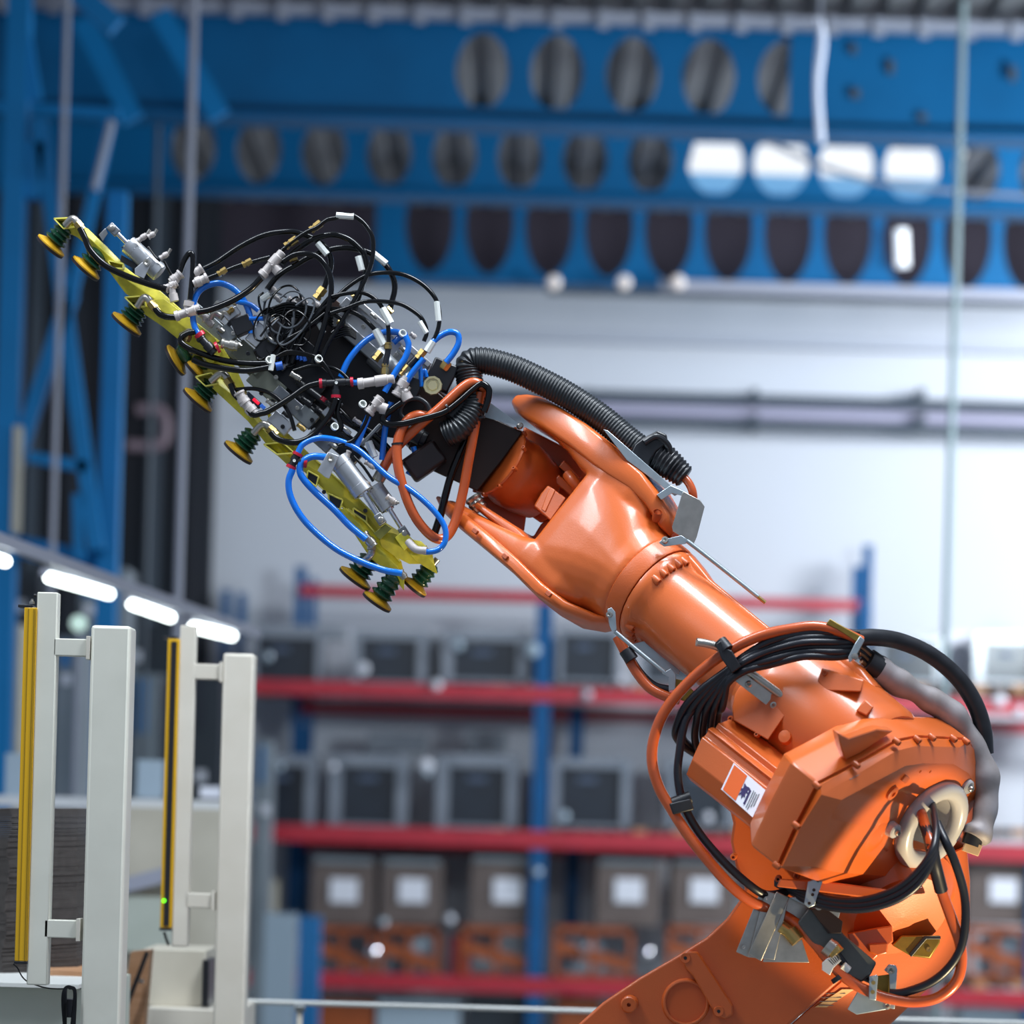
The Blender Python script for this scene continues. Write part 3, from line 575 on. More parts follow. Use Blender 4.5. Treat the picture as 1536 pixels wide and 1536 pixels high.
wr = M().lathe(wc, wd, [(-2 * K, 50 * K), (0, 58 * K), (3 * K, 59 * K), (6 * K, 56 * K), (20 * K, 54 * K), (28 * K, 56 * K), (34 * K, 57 * K), (60 * K, 54 * K), (92 * K, 46 * K), (100 * K, 34 * K)], 48).build('wrist_drum', ORG2, RB)
for a in range(0, 360, 36):
    q = wd.orthogonal().normalized(); q2 = wd.cross(q); v = q * math.cos(math.radians(a)) + q2 * math.sin(math.radians(a))
    bolt(wr, wc + wd * 6 * K + v * 57 * K, (v * .5 - wd).normalized(), 3.6, 8, name='drum_bolt')
ell = M().sweep([PX(852, 712, 120), PX(860, 722, 110), PX(872, 738, 112), PX(880, 752, 125)], 9 * K, 12).build('cable_elbow', ORG2, RB)
pins = M().lathe(PX(708, 745, 140), PX(725, 770, 140) - PX(708, 745, 140), [(0, 12 * K), (4 * K, 14 * K), (8 * K, 12 * K), (12 * K, 14 * K), (16 * K, 12 * K), (20 * K, 14 * K), (26 * K, 12 * K)], 20).build('chrome_seal', STEEL, RB)
# --- dark tool adapter
t_adp = M().prism([PX(x, y, 128) for x, y in ((634, 622), (728, 622), (784, 648), (754, 690), (716, 737), (648, 706), (612, 672))], [PX(x, y, 205) for x, y in ((634, 622), (728, 622), (784, 648), (754, 690), (716, 737), (648, 706), (612, 672))]).build('tool_adapter', BROWN, RB, 2)
M().prism([PX(x, y, 120) for x, y in ((724, 598), (738, 606), (786, 641), (728, 626))], [PX(x, y, 123) for x, y in ((724, 598), (738, 606), (786, 641), (728, 626))]).build('bent_sheet', ZINC, RB)
M().lathe(PX(779, 640, 118), (.3, -1, .2), [(0, 5 * K), (6 * K, 5 * K), (8 * K, 3 * K)], 8).build('sheet_bolt', STEEL, RB)

# --- rear housing of the upper arm
SE('rear_housing', [(178, 0, 66, 66), (186, 4, 76, 74), (200, 7, 86, 84), (222, 8, 92, 90), (300, 6, 95, 94), (385, 2, 97, 97), (394, 2, 92, 92)], ORG, RB, ang=40)
SE('rear_rib', [(232, 82, 26, 34, 5), (300, 84, 24, 34, 5), (330, 80, 20, 30, 4)], ORG, RB)
def wblock(name, pts, w0, w1, m, parent=RB, bev=2): return M().prism([GW(x, y, w0) for x, y in pts], [GW(x, y, w1) for x, y in pts]).build(name, m, parent, bev)
wblock('lifting_boss', [(1233, 1002), (1262, 1010), (1296, 1020), (1292, 1038), (1238, 1036), (1226, 1022)], -84, 0, ORG)
M().lathe(GW(1237, 1010, -85), -EWv, [(0, 4 * K), (2 * K, 4 * K), (2 * K, 2.5 * K), (0, .0003)], 12).build('boss_hole', ORGD, RB)
wblock('small_boss', [(1290, 1058), (1298, 1049), (1311, 1060), (1300, 1074), (1284, 1066)], -90, -40, ORG)
M().lathe(GW(1184, 1110, -62), -EWv, [(0, 11 * K), (18 * K, 11 * K), (22 * K, 9 * K), (23 * K, .0004)], 22).build('round_boss', ORG, RB)
M().lathe(GW(1178, 1056, -82), -EWv, [(0, 6 * K), (6 * K, 6 * K), (8 * K, 4 * K)], 16).build('round_boss', ORG, RB)
wblock('side_pad', [(1109, 1030), (1118, 1026), (1178, 1058), (1183, 1050), (1178, 1072), (1152, 1110), (1100, 1080), (1098, 1060), (1103, 1040)], -88, -30, ORG, bev=3)
bolt(RB, GW(1098, 1080, -66), -EWv, 5, 8, name='pad_bolt')
# --- motor box
prof = [(-183, -92), (-160, -108), (-124, -110), (-121, -106), (-112, -106), (-109, -112), (-103, -104), (-101, -94), (-92, -96), (-88, -88), (-70, -64), (-64, -10), (-180, -10), (-186, -70)]
secs = []
for tt_, k in ((208, .93), (211, 1), (240, 1), (362, 1)):
    secs.append([GT(tt_ + (8 if p_ < -150 else 0), -125 + (p_ + 125) * k, w_ * k) for p_, w_ in prof])
mot = M().loft(secs).build('motor_housing', ORG, RB, 1.2, ang=25)
for (x, y) in ((1137, 1105), (1158, 1262)):
    bolt(mot, GW(x, y - 2, -80), -EWv, 4, 8)
# sticker on the motor: white field, orange block, hand symbol, lines of print
q4 = [(1100.5, 1144), (1148, 1185), (1129, 1226), (1081.5, 1184)]
def sq(u, v):      # u across (0 left,1 right), v down
    a = [q4[0][i] + (q4[1][i] - q4[0][i]) * u for i in (0, 1)]; b = [q4[3][i] + (q4[2][i] - q4[3][i]) * u for i in (0, 1)]
    return a[0] + (b[0] - a[0]) * v, a[1] + (b[1] - a[1]) * v
def decal(name, uv, w, m, parent):
    f = [GW(*sq(*p), w) for p in uv]; return M().prism(f, [p + EWv * .0006 for p in f]).build(name, m, parent)
stk = decal('warning_sticker', [(0, 0), (1, 0), (1, 1), (0, 1)], -111.5, LBL, mot)
decal('orange_field', [(.04, .04), (.44, .04), (.44, .96), (.04, .96)], -112.2, STKO, stk)
decal('hand_symbol', [(.46, .28), (.54, .33), (.60, .30), (.66, .32), (.60, .42), (.66, .50), (.58, .52), (.62, .68), (.56, .66), (.55, .78), (.50, .66), (.44, .74), (.47, .58), (.42, .52), (.48, .46)], -112.2, PURP, stk)
decal('ink_bar', [(.64, .34), (.69, .34), (.69, .86), (.64, .86)], -112.2, PURP, stk)
for k, (a_, b_) in enumerate(((.28, .9), (.28, .92), (.30, .78), (.24, .7))):
    u0 = .735 + k * .052; decal('print_line', [(u0, a_), (u0 + .02, a_), (u0 + .02, b_), (u0, b_)], -112.2, GREYB, stk)
# --- gearbox cover (faceted)
S = [(1161, 1296), (1190, 1232), (1222, 1170), (1279, 1140), (1341, 1106), (1372, 1100), (1446, 1104), (1470, 1135), (1480, 1175), (1474, 1230), (1448, 1273), (1415, 1305), (1330, 1332), (1235, 1324)]
I_ = [(1174, 1299), (1203, 1238), (1232, 1192), (1285, 1162), (1345, 1126), (1375, 1119), (1440, 1121), (1462, 1145), (1474, 1178), (1467, 1228), (1441, 1268), (1408, 1298), (1330, 1326), (1240, 1318)]
Fc = [(1222, 1300), (1245, 1228), (1262, 1200), (1310, 1174), (1358, 1149), (1385, 1145), (1430, 1146), (1453, 1160), (1466, 1186), (1459, 1225), (1434, 1262), (1402, 1290), (1330, 1314), (1250, 1308)]
def off(pl, d): return [(x + .785 * d, y + .619 * d) for x, y in pl]
cx_, cy_ = 1325, 1230
def scl(pl, k): return [(cx_ + (x - cx_) * k, cy_ + (y - cy_) * k) for x, y in pl]
TS = 430
Lf = lambda pl, t: [GL(x, y, t) for x, y in pl]
gc = M().loft([Lf(off(scl(S, .84), -80), TS - 80), Lf(off(scl(S, .99), -46), TS - 46), Lf(off(S, -40), TS - 40), Lf(S, TS)], 'back').build('gear_housing', ORG, RB, 3, ang=22)
def fp(x, y, dt=0): return GL(x, y, TS + 32 + dt)
rc = fp(1397, 1238, 8); nrm = V((.78 * .824, -.62, -.78 * .566)).normalized()
A_ = V((.566, 0, .824)); A_ = (A_ - nrm * A_.dot(nrm)).normalized(); B_ = nrm.cross(A_)
def hole_pt(x, y, r=54):
    ax, ay, bx_, by_ = A_.dot(RX), -A_.dot(UX), B_.dot(RX), -B_.dot(UX)
    dx, dy = x - 1397, y - 1238; det = ax * by_ - bx_ * ay
    c_ = (dx * by_ - dy * bx_) / det; s_ = (ax * dy - ay * dx) / det; q = math.hypot(c_, s_)
    return rc + (A_ * c_ / q + B_ * s_ / q) * r * K - nrm * 8 * K
gf = M().loft([Lf(S, TS), Lf(off(S, 4), TS + 4), Lf(off(scl(S, .985), 6), TS + 4), Lf(off(scl(S, .985), 9), TS + 9), Lf(I_, TS + 20), Lf(Fc, TS + 36), [hole_pt(x, y) for x, y in Fc]], False).build('gear_cover', ORG, RB, 1.6, ang=22)
for x, y in ((1161, 1292), (1190, 1232), (1221, 1172), (1280, 1141), (1341, 1106), (1372, 1103), (1394, 1100), (1426, 1102), (1445, 1106)):
    bolt(gf, GL(x, y + 3, TS + 8), ET, 4.6, 11, name='cover_bolt')
# ledge block on the cover top
wl = [(1257, 1100), (1274, 1108), (1316, 1094), (1340, 1097), (1290, 1130), (1268, 1140), (1262, 1124)]
M().prism(Lf(wl, TS - 2), Lf(off(wl, -12), TS - 16)).build('cover_bracket', ORG, gf, 2)
M().lathe(fp(1336, 1188), ET, [(0, 11 * K), (5 * K, 11 * K), (6 * K, 9 * K), (6 * K, 4 * K), (2 * K, 3.5 * K), (2 * K, .0003)], 20).build('oil_plug', ORG2, gf)
M().box(fp(1357, 1168, 2), ET * 3 * K, EP * 5 * K, EWv * 9 * K).build('cast_pad', ORG, gf, 1)
for x, y in ((1380, 1157), (1395, 1157), (1330, 1275), (1458, 1195), (1361, 1309)):
    M().lathe(fp(x, y, 1), ET, [(0, 2.2 * K), (1.4 * K, 2.2 * K), (1.4 * K, .0002)], 10).build('tapped_hole', ORGD, gf)
for pts in ([(1250, 1192), (1266, 1178), (1269, 1181), (1254, 1194)], [(1274, 1169), (1290, 1161), (1291, 1164), (1277, 1171)]):
    f_ = [GL(x, y, TS + 21) for x, y in pts]; M().prism(f_, [p + ET * .0008 for p in f_]).build('paint_chip', GREYB, gf)
# raised round torso under the face (concave/convex swell)
M().lathe(fp(1290, 1250, -26), ET, [(0, 52 * K), (14 * K, 48 * K), (24 * K, 34 * K), (28 * K, 12 * K), (28.5 * K, .0004)], 32).build('cast_swell', ORG, gf)
# --- white ring
ringm = M()
secs = []
for i in range(48):
    a = 2 * math.pi * i / 48; rad = A_ * math.cos(a) + B_ * math.sin(a)
    secs.append([rc + rad * (57 + 14 * math.cos(b)) * K + nrm * 14 * math.sin(b) * K for b in [2 * math.pi * j / 14 for j in range(14)]])
ringm.loft(secs, False, True)
ring = ringm.build('cable_entry_ring', WHT, RB, ang=60)
def rng(rad, h):
    return [rc + (A_ * math.cos(a) + B_ * math.sin(a)) * rad * K + nrm * h * K for a in [2 * math.pi * i / 40 for i in range(40)]]
M().loft([rng(56, -14), rng(45, -2), rng(43, -10), rng(40, -40), rng(36, -75)], False).build('funnel', WHT, ring)
M().loft([rng(40, -58), rng(40, -62)]).build('dark_opening', BKPL, ring)
for x, y in ((1341, 1246), (1451, 1180)):
    c_ = rc + (PX(x, y, 0) - PX(1397, 1238, 0)); c_ = fp(x, y, 6)
    M().lathe(c_, nrm, [(-8 * K, 12 * K), (3 * K, 11 * K), (5 * K, 9 * K), (5 * K, .0004)], 20).build('mounting_ear', WHT, ring)
    M().lathe(c_ + nrm * 5 * K, nrm, [(0, 4.6 * K), (5 * K, 4.6 * K), (6 * K, 3 * K), (3 * K, 2 * K), (3 * K, .0002)], 12).build('ear_bolt', STEEL, ring)

# --- lower arm
ZA = -60
front = [(1095, 1215), (1100, 1192), (1125, 1175), (1200, 1190), (1290, 1300), (1300, 1400), (1282, 1437), (1262, 1470), (1185, 1536), (1020, 1690), (840, 1840), (700, 1760), (740, 1660), (810, 1585), (868, 1536), (905, 1503), (960, 1466), (1010, 1437), (1060, 1406), (1090, 1378), (1110, 1350), (1118, 1332), (1104, 1300), (1096, 1262), (1100, 1235)]
la = M().prism([PX(x, y, ZA) for x, y in front], [PX(x, y, 60) for x, y in front]).build('lower_arm', ORG2, RB, 4, seg=3)
side = [(1205, 1520), (1262, 1470), (1300, 1440), (1300, 1330), (1400, 1290), (1450, 1268), (1455, 1320), (1455, 1395), (1435, 1440), (1395, 1480), (1336, 1536), (1240, 1640), (1060, 1780), (860, 1860), (1020, 1690)]
zs = lambda x, y: ZA + 6 + max(0, (x - 1262) * .35 + (y - 1470) * .3)
M().prism([PX(x, y, zs(x, y)) for x, y in side], [PX(x, y, 130) for x, y in side]).build('lower_arm_side', ORG, RB, 3)
# recess disc, boss bar, boss
M().lathe(PX(1029, 1504, ZA - 5), (0, 1, 0), [(6 * K, 29.5 * K), (.6 * K, 30 * K), (0, 32 * K), (.8 * K, 34 * K), (6 * K, 36.5 * K)], 40, False).build('recess_rim', ORG2, RB)
M().lathe(PX(1029, 1504, ZA - 1), (0, 1, 0), [(0, .0004), (0, 31 * K), (6 * K, 31 * K)], 40).build('recess_disc', mat('orange_recess_paint', 'C4551F', .45), RB)
hb = [(1022, 1432), (1030, 1426), (1046, 1427), (1053, 1436), (1100, 1508), (1100, 1522), (1088, 1529), (1075, 1524), (1066, 1510), (1040, 1465), (1028, 1452)]
M().prism([PX(x, y, ZA - 16) for x, y in hb], [PX(x, y, ZA + 4) for x, y in hb]).build('handle_bar', ORG2, RB, 3)
for x, y in ((1028, 1437), (1078, 1517)):
    M().lathe(PX(x, y, ZA - 16.2), (0, -1, 0), [(0, 8 * K), (1.5 * K, 7.5 * K), (1.5 * K, 3 * K), (0, .0003)], 14).build('threaded_hole', ORG2, RB)
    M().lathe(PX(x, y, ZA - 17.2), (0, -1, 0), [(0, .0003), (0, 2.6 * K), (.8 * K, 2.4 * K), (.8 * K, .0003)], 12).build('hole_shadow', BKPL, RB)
M().lathe(PX(945, 1505, ZA), (-.15, -1, -.1), [(0, 13 * K), (14 * K, 12.5 * K), (16 * K, 10.5 * K), (16 * K, 3 * K), (8 * K, 2.5 * K), (8 * K, .0003)], 24).build('threaded_boss', ORG2, RB)
# axis drum under the gear housing
M().lathe(PX(1330, 1335, -60), PX(1345, 1362, -90) - PX(1330, 1335, -60), [(0, 96 * K), (10 * K, 100 * K), (26 * K, 100 * K), (32 * K, 92 * K), (60 * K, 74 * K), (64 * K, .001)], 44).build('elbow_drum', ORG, RB, ang=40)
for nm, pts, z0, z1, m_ in (('stop_block', [(1270, 1400), (1312, 1392), (1338, 1388), (1340, 1412), (1310, 1440), (1280, 1428)], -150, -70, ORG), ('hinge_lug', [(1302, 1416), (1332, 1414), (1331, 1430), (1316, 1434), (1304, 1428)], -165, -100, ORG),
                           ('cast_ledge', [(1170, 1318), (1240, 1322), (1330, 1334), (1385, 1330), (1388, 1340), (1310, 1348), (1230, 1338), (1165, 1330)], -215, -120, ORG), ('sight_block', [(1338, 1418), (1352, 1403), (1410, 1403), (1410, 1414), (1395, 1438), (1366, 1434)], -96, -60, YTR)):
    M().prism([PX(x, y, z0) for x, y in pts], [PX(x, y, z1) for x, y in pts]).build(nm, m_, RB, 2)
M().prism([PX(x, y, -99) for x, y in ((1363, 1431), (1386, 1404), (1411, 1404), (1411, 1409), (1390, 1409), (1367, 1436))], [PX(x, y, -94) for x, y in ((1363, 1431), (1386, 1404), (1411, 1404), (1411, 1409), (1390, 1409), (1367, 1436))]).build('rubber_pad', BRUB, RB, 1)
M().lathe(PX(1393, 1424, -97), (0, -1, 0), [(0, 4 * K), (1 * K, 4 * K), (1 * K, 2 * K), (0, .0002)], 12).build('washer', BRASS, RB)
for x, y in ((1196, 1312), (1168, 1317), (1101, 1284)):
    bolt(RB, PX(x, y, -150 if x > 1110 else -62), (-.2, -1, -.2), 5, 10, name='pivot_bolt')
lb = [(1222, 1511), (1263, 1484), (1282, 1484), (1240, 1511)]
M().prism([PX(x, y, zs(x, y) - 2) for x, y in lb], [PX(x, y, zs(x, y) + 2) for x, y in lb]).build('paper_label', mat('tan_label', 'D9A870', .5), RB)
for k in range(4): 
    pl = [(1228 + k * 1, 1508 - k * 6), (1250 + k * 6, 1508 - k * 6)]
    M().sweep([PX(x, y, zs(x, y) - 2.6) for x, y in pl], .7 * K, 5).build('print_line', GREYB, RB)
# shoulder and base outside the frame
sh = PX(770, 1770, 20)
M().lathe(sh + V((0, -.26, 0)), (0, 1, 0), [(0, .12), (.02, .22), (.5, .22), (.52, .12)], 32).build('shoulder', ORG2, RB)
M().lathe(V((sh.x, sh.y + .05, 0)), (0, 0, 1), [(0, .42), (.08, .42), (.1, .34), (sh.z - .3, .3), (sh.z - .1, .24)], 32).build('base_column', ORG2, RB)

# ------------------------------------------------ robot dress pack
def hose(name, pts, r, m, parent, n=10, sub=6, label=None, z=None):
    P_ = [PX(p[0], p[1], (p[2] if len(p) > 2 else z)) for p in pts]
    return M().sweep(P_, r * K, n, sub).build(name, m, parent, ang=60, label=label)
def zz(pts, z0, z1):
    n = len(pts) - 1; return [(x, y, z0 + (z1 - z0) * i / n) for i, (x, y) in enumerate(pts)]
# corrugated conduit
cor = [PX(*p) for p in ((668, 652, 86), (690, 640, 80), (708, 612, 86), (705, 575, 96), (703, 548, 100), (722, 541, 100), (765, 551, 98), (812, 572, 92), (858, 597, 84), (905, 629, 74), (945, 662, 64), (985, 690, 55))]
def crf(L, s): return K * (20.2 + 1.0 * math.sin(L / K * 2 * math.pi / 5.2))
M().sweep(cor, 1, 28, 46, rf=crf).build('corrugated_conduit', mat('glossy_conduit', '1E2226', .38, 0, .1), RB, ang=80)
def crf2(L, s): return K * ((30 - 13 * s) + 1.5 * math.sin(L / K * 2 * math.pi / 6))
M().sweep([PX(972, 676, 56), PX(1000, 694, 50), PX(1028, 716, 46)], 1, 22, 26, rf=crf2).build('conduit_end', BKPL, RB, ang=80)
clampp = [(944, 684), (953, 666), (965, 657), (986, 646), (1000, 652), (1002, 664), (985, 676), (975, 690), (972, 712), (953, 700)]
M().prism([PX(x, y, 25) for x, y in clampp], [PX(x, y, 90) for x, y in clampp]).build('conduit_clamp', BKPL, RB, 2)
M().sweep([PX(966, 664, 22), PX(985, 655, 24), PX(1002, 668, 30), PX(1006, 690, 40)], 5 * K, 10).build('clamp_band', BKPL, RB)
hose('orange_cable', [(1020, 710, 46), (1034, 726, 40), (1040, 745, 40), (1036, 770, 50), (1020, 800, 60)], 6.5, OCAB, RB)
# sheet metal carriers
def plate(name, pts, z0, dz, m, parent=RB, bev=.6):
    return M().prism([PX(x, y, z0) for x, y in pts], [PX(x, y, z0 + dz) for x, y in pts]).build(name, m, parent, bev)
plate('carrier_strip', [(905, 644), (912, 646), (1020, 740), (1012, 744), (940, 690)], 10, 26, ZINC)
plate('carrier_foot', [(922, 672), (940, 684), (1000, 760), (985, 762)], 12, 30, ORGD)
plate('carrier_plate', [(1025, 737), (1050, 750), (1057, 760), (1045, 806), (1040, 817), (1009, 797), (1008, 790), (1023, 741)], -14, 4, STEEL)
plate('carrier_bend', [(985, 742), (1006, 728), (1028, 738), (1024, 744), (1008, 740), (992, 750)], -10, 16, ZINC)
plate('carrier_strap', [(988, 814), (992, 810), (1022, 803), (1034, 811), (1028, 816), (996, 820)], -52, 5, ZINC)
M().lathe(PX(998, 811, -54), (-.2, -1, .3), [(0, 5 * K), (5 * K, 5 * K), (5 * K, 2.5 * K), (3 * K, .0003)], 12).build('strap_bolt', STEEL, RB)
hose('carrier_rod', [(1030, 811, -50), (1060, 834, -50), (1137, 895, -54)], 3.4, ZINC, RB)
hose('rod_tip', [(1134, 893, -54), (1148, 904, -54)], 2.8, BRASS, RB)
plate('lower_strap', [(911, 914), (917, 911), (923, 918), (925, 945), (918, 948), (914, 938)], -62, 5, ZINC)
M().lathe(PX(915, 922, -63), (-.3, -1, 0), [(0, 4.5 * K), (6 * K, 4.5 * K), (6 * K, 2 * K), (4 * K, .0002)], 12).build('strap_bolt', STEEL, RB)
hose('lower_rod', [(922, 947, -58), (960, 979, -60), (999, 1010, -64)], 3.2, ZINC, RB)
plate('inner_channel', [(948, 966), (972, 960), (1022, 1000), (1018, 1012), (990, 1002)], -20, 6, ZINC)
plate('rod_bracket', [(993, 1010), (1006, 1003), (1014, 1012), (1013, 1034), (1003, 1036), (1003, 1016)], -66, 8, ZINC)
plate('yellow_anchor', [(1010, 1018), (1024, 1020), (1042, 1038), (1026, 1052), (1012, 1046)], -62, 8, YTR)
hose('orange_cable', [(926, 955, -40), (940, 982, -44), (955, 1008, -50), (975, 1032, -56), (1000, 1045, -60), (1020, 1050, -60)], 8, OCAB, RB)
hose('black_cable', [(945, 985, -38), (962, 1010, -44), (982, 1028, -50), (1005, 1034, -54)], 5.5, BCAB, RB)
hose('cable_tie', [(938, 975, -52), (948, 990, -54)], 10.5, BRUB, RB, 14)
# loop of orange cable
oc = [(1292, 962, -215), (1262, 948, -222), (1225, 940, -225), (1185, 944, -225), (1140, 954, -222), (1095, 975, -215), (1045, 1012, -200), (1003, 1058, -190), (983, 1100, -185), (978, 1140, -185), (988, 1180, -186), (1008, 1215, -190), (1036, 1258, -200), (1070, 1300, -206), (1100, 1332, -200), (1130, 1354, -190), (1165, 1368, -176), (1195, 1386, -180), (1225, 1418, -198), (1248, 1447, -205), (1275, 1472, -208), (1305, 1488, -210), (1335, 1498, -214), (1370, 1503, -218), (1405, 1497, -222), (1432, 1476, -228), (1442, 1448, -230), (1440, 1415, -232), (1428, 1380, -235), (1412, 1335, -245), (1403, 1300, -262), (1398, 1270, -268), (1388, 1240, -235), (1382, 1220, -200)]
hose('orange_cable', oc, 8, OCAB, RB, 14)
hose('cable_shroud', [(1412, 1336, -245), (1406, 1312, -256), (1401, 1292, -266), (1398, 1272, -270)], 9.6, BCAB, RB, 14)
hose('upper_cable_shroud', [(1398, 1272, -268), (1392, 1252, -250), (1386, 1236, -225)], 9, BCAB, RB, 12)
# six black cables
base = [(1286, 970), (1250, 962), (1200, 966), (1150, 978), (1108, 1000), (1070, 1030), (1042, 1065)]
ends = [((1013, 1096), (1018, 1112), (1032, 1124), (1052, 1136)), ((1024, 1086), (1024, 1106), (1036, 1120), (1056, 1134)), ((1044, 1084), (1042, 1104), (1046, 1122), (1058, 1138)), ((1056, 1080), (1054, 1100), (1058, 1118), (1066, 1134)), ((1068, 1076), (1066, 1096), (1070, 1112), (1078, 1130)), ((1078, 1068), (1076, 1088), (1078, 1106), (1084, 1124))]
for k in range(6):
    q = k - 2.5
    pts = [(1288, 950 + k * 6, -212), (1255, 948 + k * 7.5, -222 + 3 * (k % 2)), (1205, 950 + k * 7, -226 - 3 * (k % 3)), (1155, 962 + k * 7, -222 + 4 * (k % 2)), (1118, 983 + k * 4.6, -216 - 4 * (k % 3)), (1092, 1004 + k * 4, -212), (1052 + k * 7, 1034 + k * 2, -202), (1026 + k * 11.4, 1062, -190)] + [(a, b, -176 + 3 * (k % 2) + i * 22) for i, (a, b) in enumerate(ends[k])]
    hose('black_cable', pts, 5.6, BCAB, RB, 10, 5)
hose('velcro_strap', [(1080, 962, -226), (1091, 975, -232)], 10, BRUB, RB, 8, 1)
vs = [(1074, 966), (1082, 960), (1087, 972), (1098, 976), (1112, 1000), (1098, 1010), (1082, 988)]
M().prism([PX(x, y, -238) for x, y in vs], [PX(x, y, -205) for x, y in vs]).build('velcro_strap', BRUB, RB, 1.5)
hose('carrier_bar', [(1045, 963, -226), (1062, 966, -222), (1080, 972, -216), (1100, 990, -205), (1176, 1046, -205)], 6, STEEL, RB, 14)
vp = [(1098, 1003), (1110, 998), (1172, 1047), (1164, 1064), (1156, 1063), (1098, 1018)]
plate('carrier_angle', vp, -202, 5, STEEL)
for x, y in ((1123, 1026), (1160, 1058)): M().lathe(PX(x, y, -203), (0, -1, 0), [(0, 5 * K), (5 * K, 5 * K), (6 * K, 3 * K), (3 * K, .0003)], 12).build('angle_bolt', STEEL, RB)
# black + down cable with ties
hose('black_cable', [(1048, 1052, -186), (1028, 1082, -186), (1019, 1130, -186), (1017, 1165, -184), (1025, 1205, -186), (1048, 1248, -190), (1085, 1292, -196), (1125, 1328, -196), (1150, 1342, -180), (1180, 1338, -165)], 6.2, BCAB, RB, 12)
hose('cable_tie', [(1009, 1206, -188), (1036, 1196, -188)], 9.5, BRUB, RB, 8, 1)
M().box(PX(1022, 1210, -194), (15 * K, 0, 4 * K), (0, 12 * K, 0), (-3 * K, 0, 8 * K)).build('velcro_strap', BRUB, RB, 2)
# cables entering ring from below
for k in range(3):
    d = k * 9
    pts = [(1165, 1320 + d * .3, -150), (1190, 1334 + d * .3, -175), (1215, 1340 + d * .7, -215), (1255, 1350 + d * .7, -245), (1300, 1349 + d * .8, -262), (1345, 1333 + d * .95, -276), (1378, 1306 + d * 1.1, -284), (1398, 1276 + d * .8, -284), (1404, 1250 + d * .3, -262), (1402, 1226, -225), (1398, 1205, -190)]
    hose('black_cable', pts, 5.4, BCAB, RB, 10)
hose('black_cable', [(1406, 1235, -235), (1418, 1262, -262), (1432, 1292, -262), (1446, 1340, -248), (1448, 1385, -242), (1440, 1425, -236), (1420, 1455, -230), (1392, 1476, -222), (1355, 1489, -214), (1335, 1490, -208)], 6.4, BCAB, RB, 12)
# thick hose and pale sleeve behind
hose('thick_black_hose', [(1282, 958, -190), (1310, 956, -170), (1350, 962, -140), (1395, 982, -120), (1435, 1015, -105), (1462, 1055, -95), (1475, 1095, -90), (1478, 1130, -85)], 12.5, BRUB, RB, 18)
def slf(L, s): return K * (19 + 2.2 * math.sin(s * 21) + 1.6 * math.sin(s * 47 + 1))
M().sweep([PX(*p) for p in ((1312, 1000, -150), (1345, 1022, -140), (1385, 1044, -125), (1420, 1066, -110), (1450, 1100, -95), (1472, 1145, -90), (1480, 1190, -90), (1474, 1235, -100), (1462, 1258, -105))], 1, 18, 10, rf=slf).build('pale_sleeve', SLV, RB, ang=70)
hose('sleeve_tie', [(1462, 1250, -105), (1456, 1268, -105)], 15, BRUB, RB, 14, 1)
M().box(PX(1458, 1272, -112), V((12, 0, -4)) * K, V((0, 4, 0)) * K, V((3, 0, 8)) * K).build('sleeve_tag', mat('tan_tag', 'C9A882', .6), RB, .8)
ct = [(1284, 990), (1296, 1004), (1312, 1014), (1322, 1000), (1328, 988), (1318, 978)]
hose('sleeve_collar', [(1300, 992, -155), (1318, 1004, -150)], 20, BRUB, RB, 18, 1)
for k in range(6): hose('cable_core', [(1284 + k * 1.5, 962 + k * 6, -168), (1298, 972 + k * 5, -160), (1312, 984 + k * 5.5, -154)], 3.4, mat('core%d' % k, 'A27650' if k % 2 else '20222A', .4), RB, 8)
plate('clamp_plate', [(1239, 936), (1245, 928), (1262, 938), (1292, 955), (1296, 962), (1288, 978), (1280, 990), (1274, 986), (1284, 962), (1262, 948), (1256, 944)], -232, 26, YTR, bev=1)
plate('clamp_edge', [(1290, 954), (1297, 960), (1282, 988), (1274, 994), (1272, 986), (1282, 966)], -236, 34, ZINC, bev=1)
M().lathe(PX(1282, 985, -238), (0, -1, 0), [(0, 5 * K), (6 * K, 4.5 * K), (7 * K, .0004)], 12).build('clamp_screw', STEEL, RB)
# stainless bracket at the elbow
plate('bracket_plate', [(1141, 1336), (1152, 1336), (1150, 1348), (1122, 1436), (1104, 1428)], -176, 5, STEEL, bev=1)
plate('bracket_flange', [(1148, 1336), (1184, 1345), (1162, 1440), (1122, 1436)], -186, 6, STEEL, bev=1)
bk = [(1148, 1335), (1165, 1336), (1125, 1430), (1121, 1431)]
M().prism([PX(1165, 1337, -196), PX(1184, 1346, -190), PX(1142, 1442, -190), PX(1122, 1431, -196)], [PX(1165, 1337, -190), PX(1184, 1346, -184), PX(1142, 1442, -184), PX(1122, 1431, -190)]).build('bracket_fold', STEEL, RB, 1)
plate('bracket_wing', [(1182, 1346), (1212, 1346), (1222, 1370), (1200, 1400), (1214, 1444), (1144, 1443)], -168, 4, STEEL, bev=.8)
for x, y in ((1150, 1348), (1116, 1421)): M().lathe(PX(x, y, -190), (-.2, -1, 0), [(0, 3.4 * K), (2 * K, 3.4 * K), (2 * K, 1.6 * K), (1 * K, .0002)], 10).build('bracket_bolt', STEEL, RB)
cb = [(1212, 1362), (1236, 1364), (1266, 1402), (1315, 1444), (1306, 1462), (1292, 1474), (1268, 1462), (1216, 1410), (1196, 1384)]
M().prism([PX(x, y, -206) for x, y in cb], [PX(x, y, -160) for x, y in cb]).build('connector_housing', mat('grey_connector', '5E605E', .4, .4, 0, '4B4D4C', 14, .8), RB, 3)
plate('housing_top', [(1216, 1364), (1238, 1362), (1264, 1382), (1262, 1400), (1242, 1400)], -212, 10, BROWN)
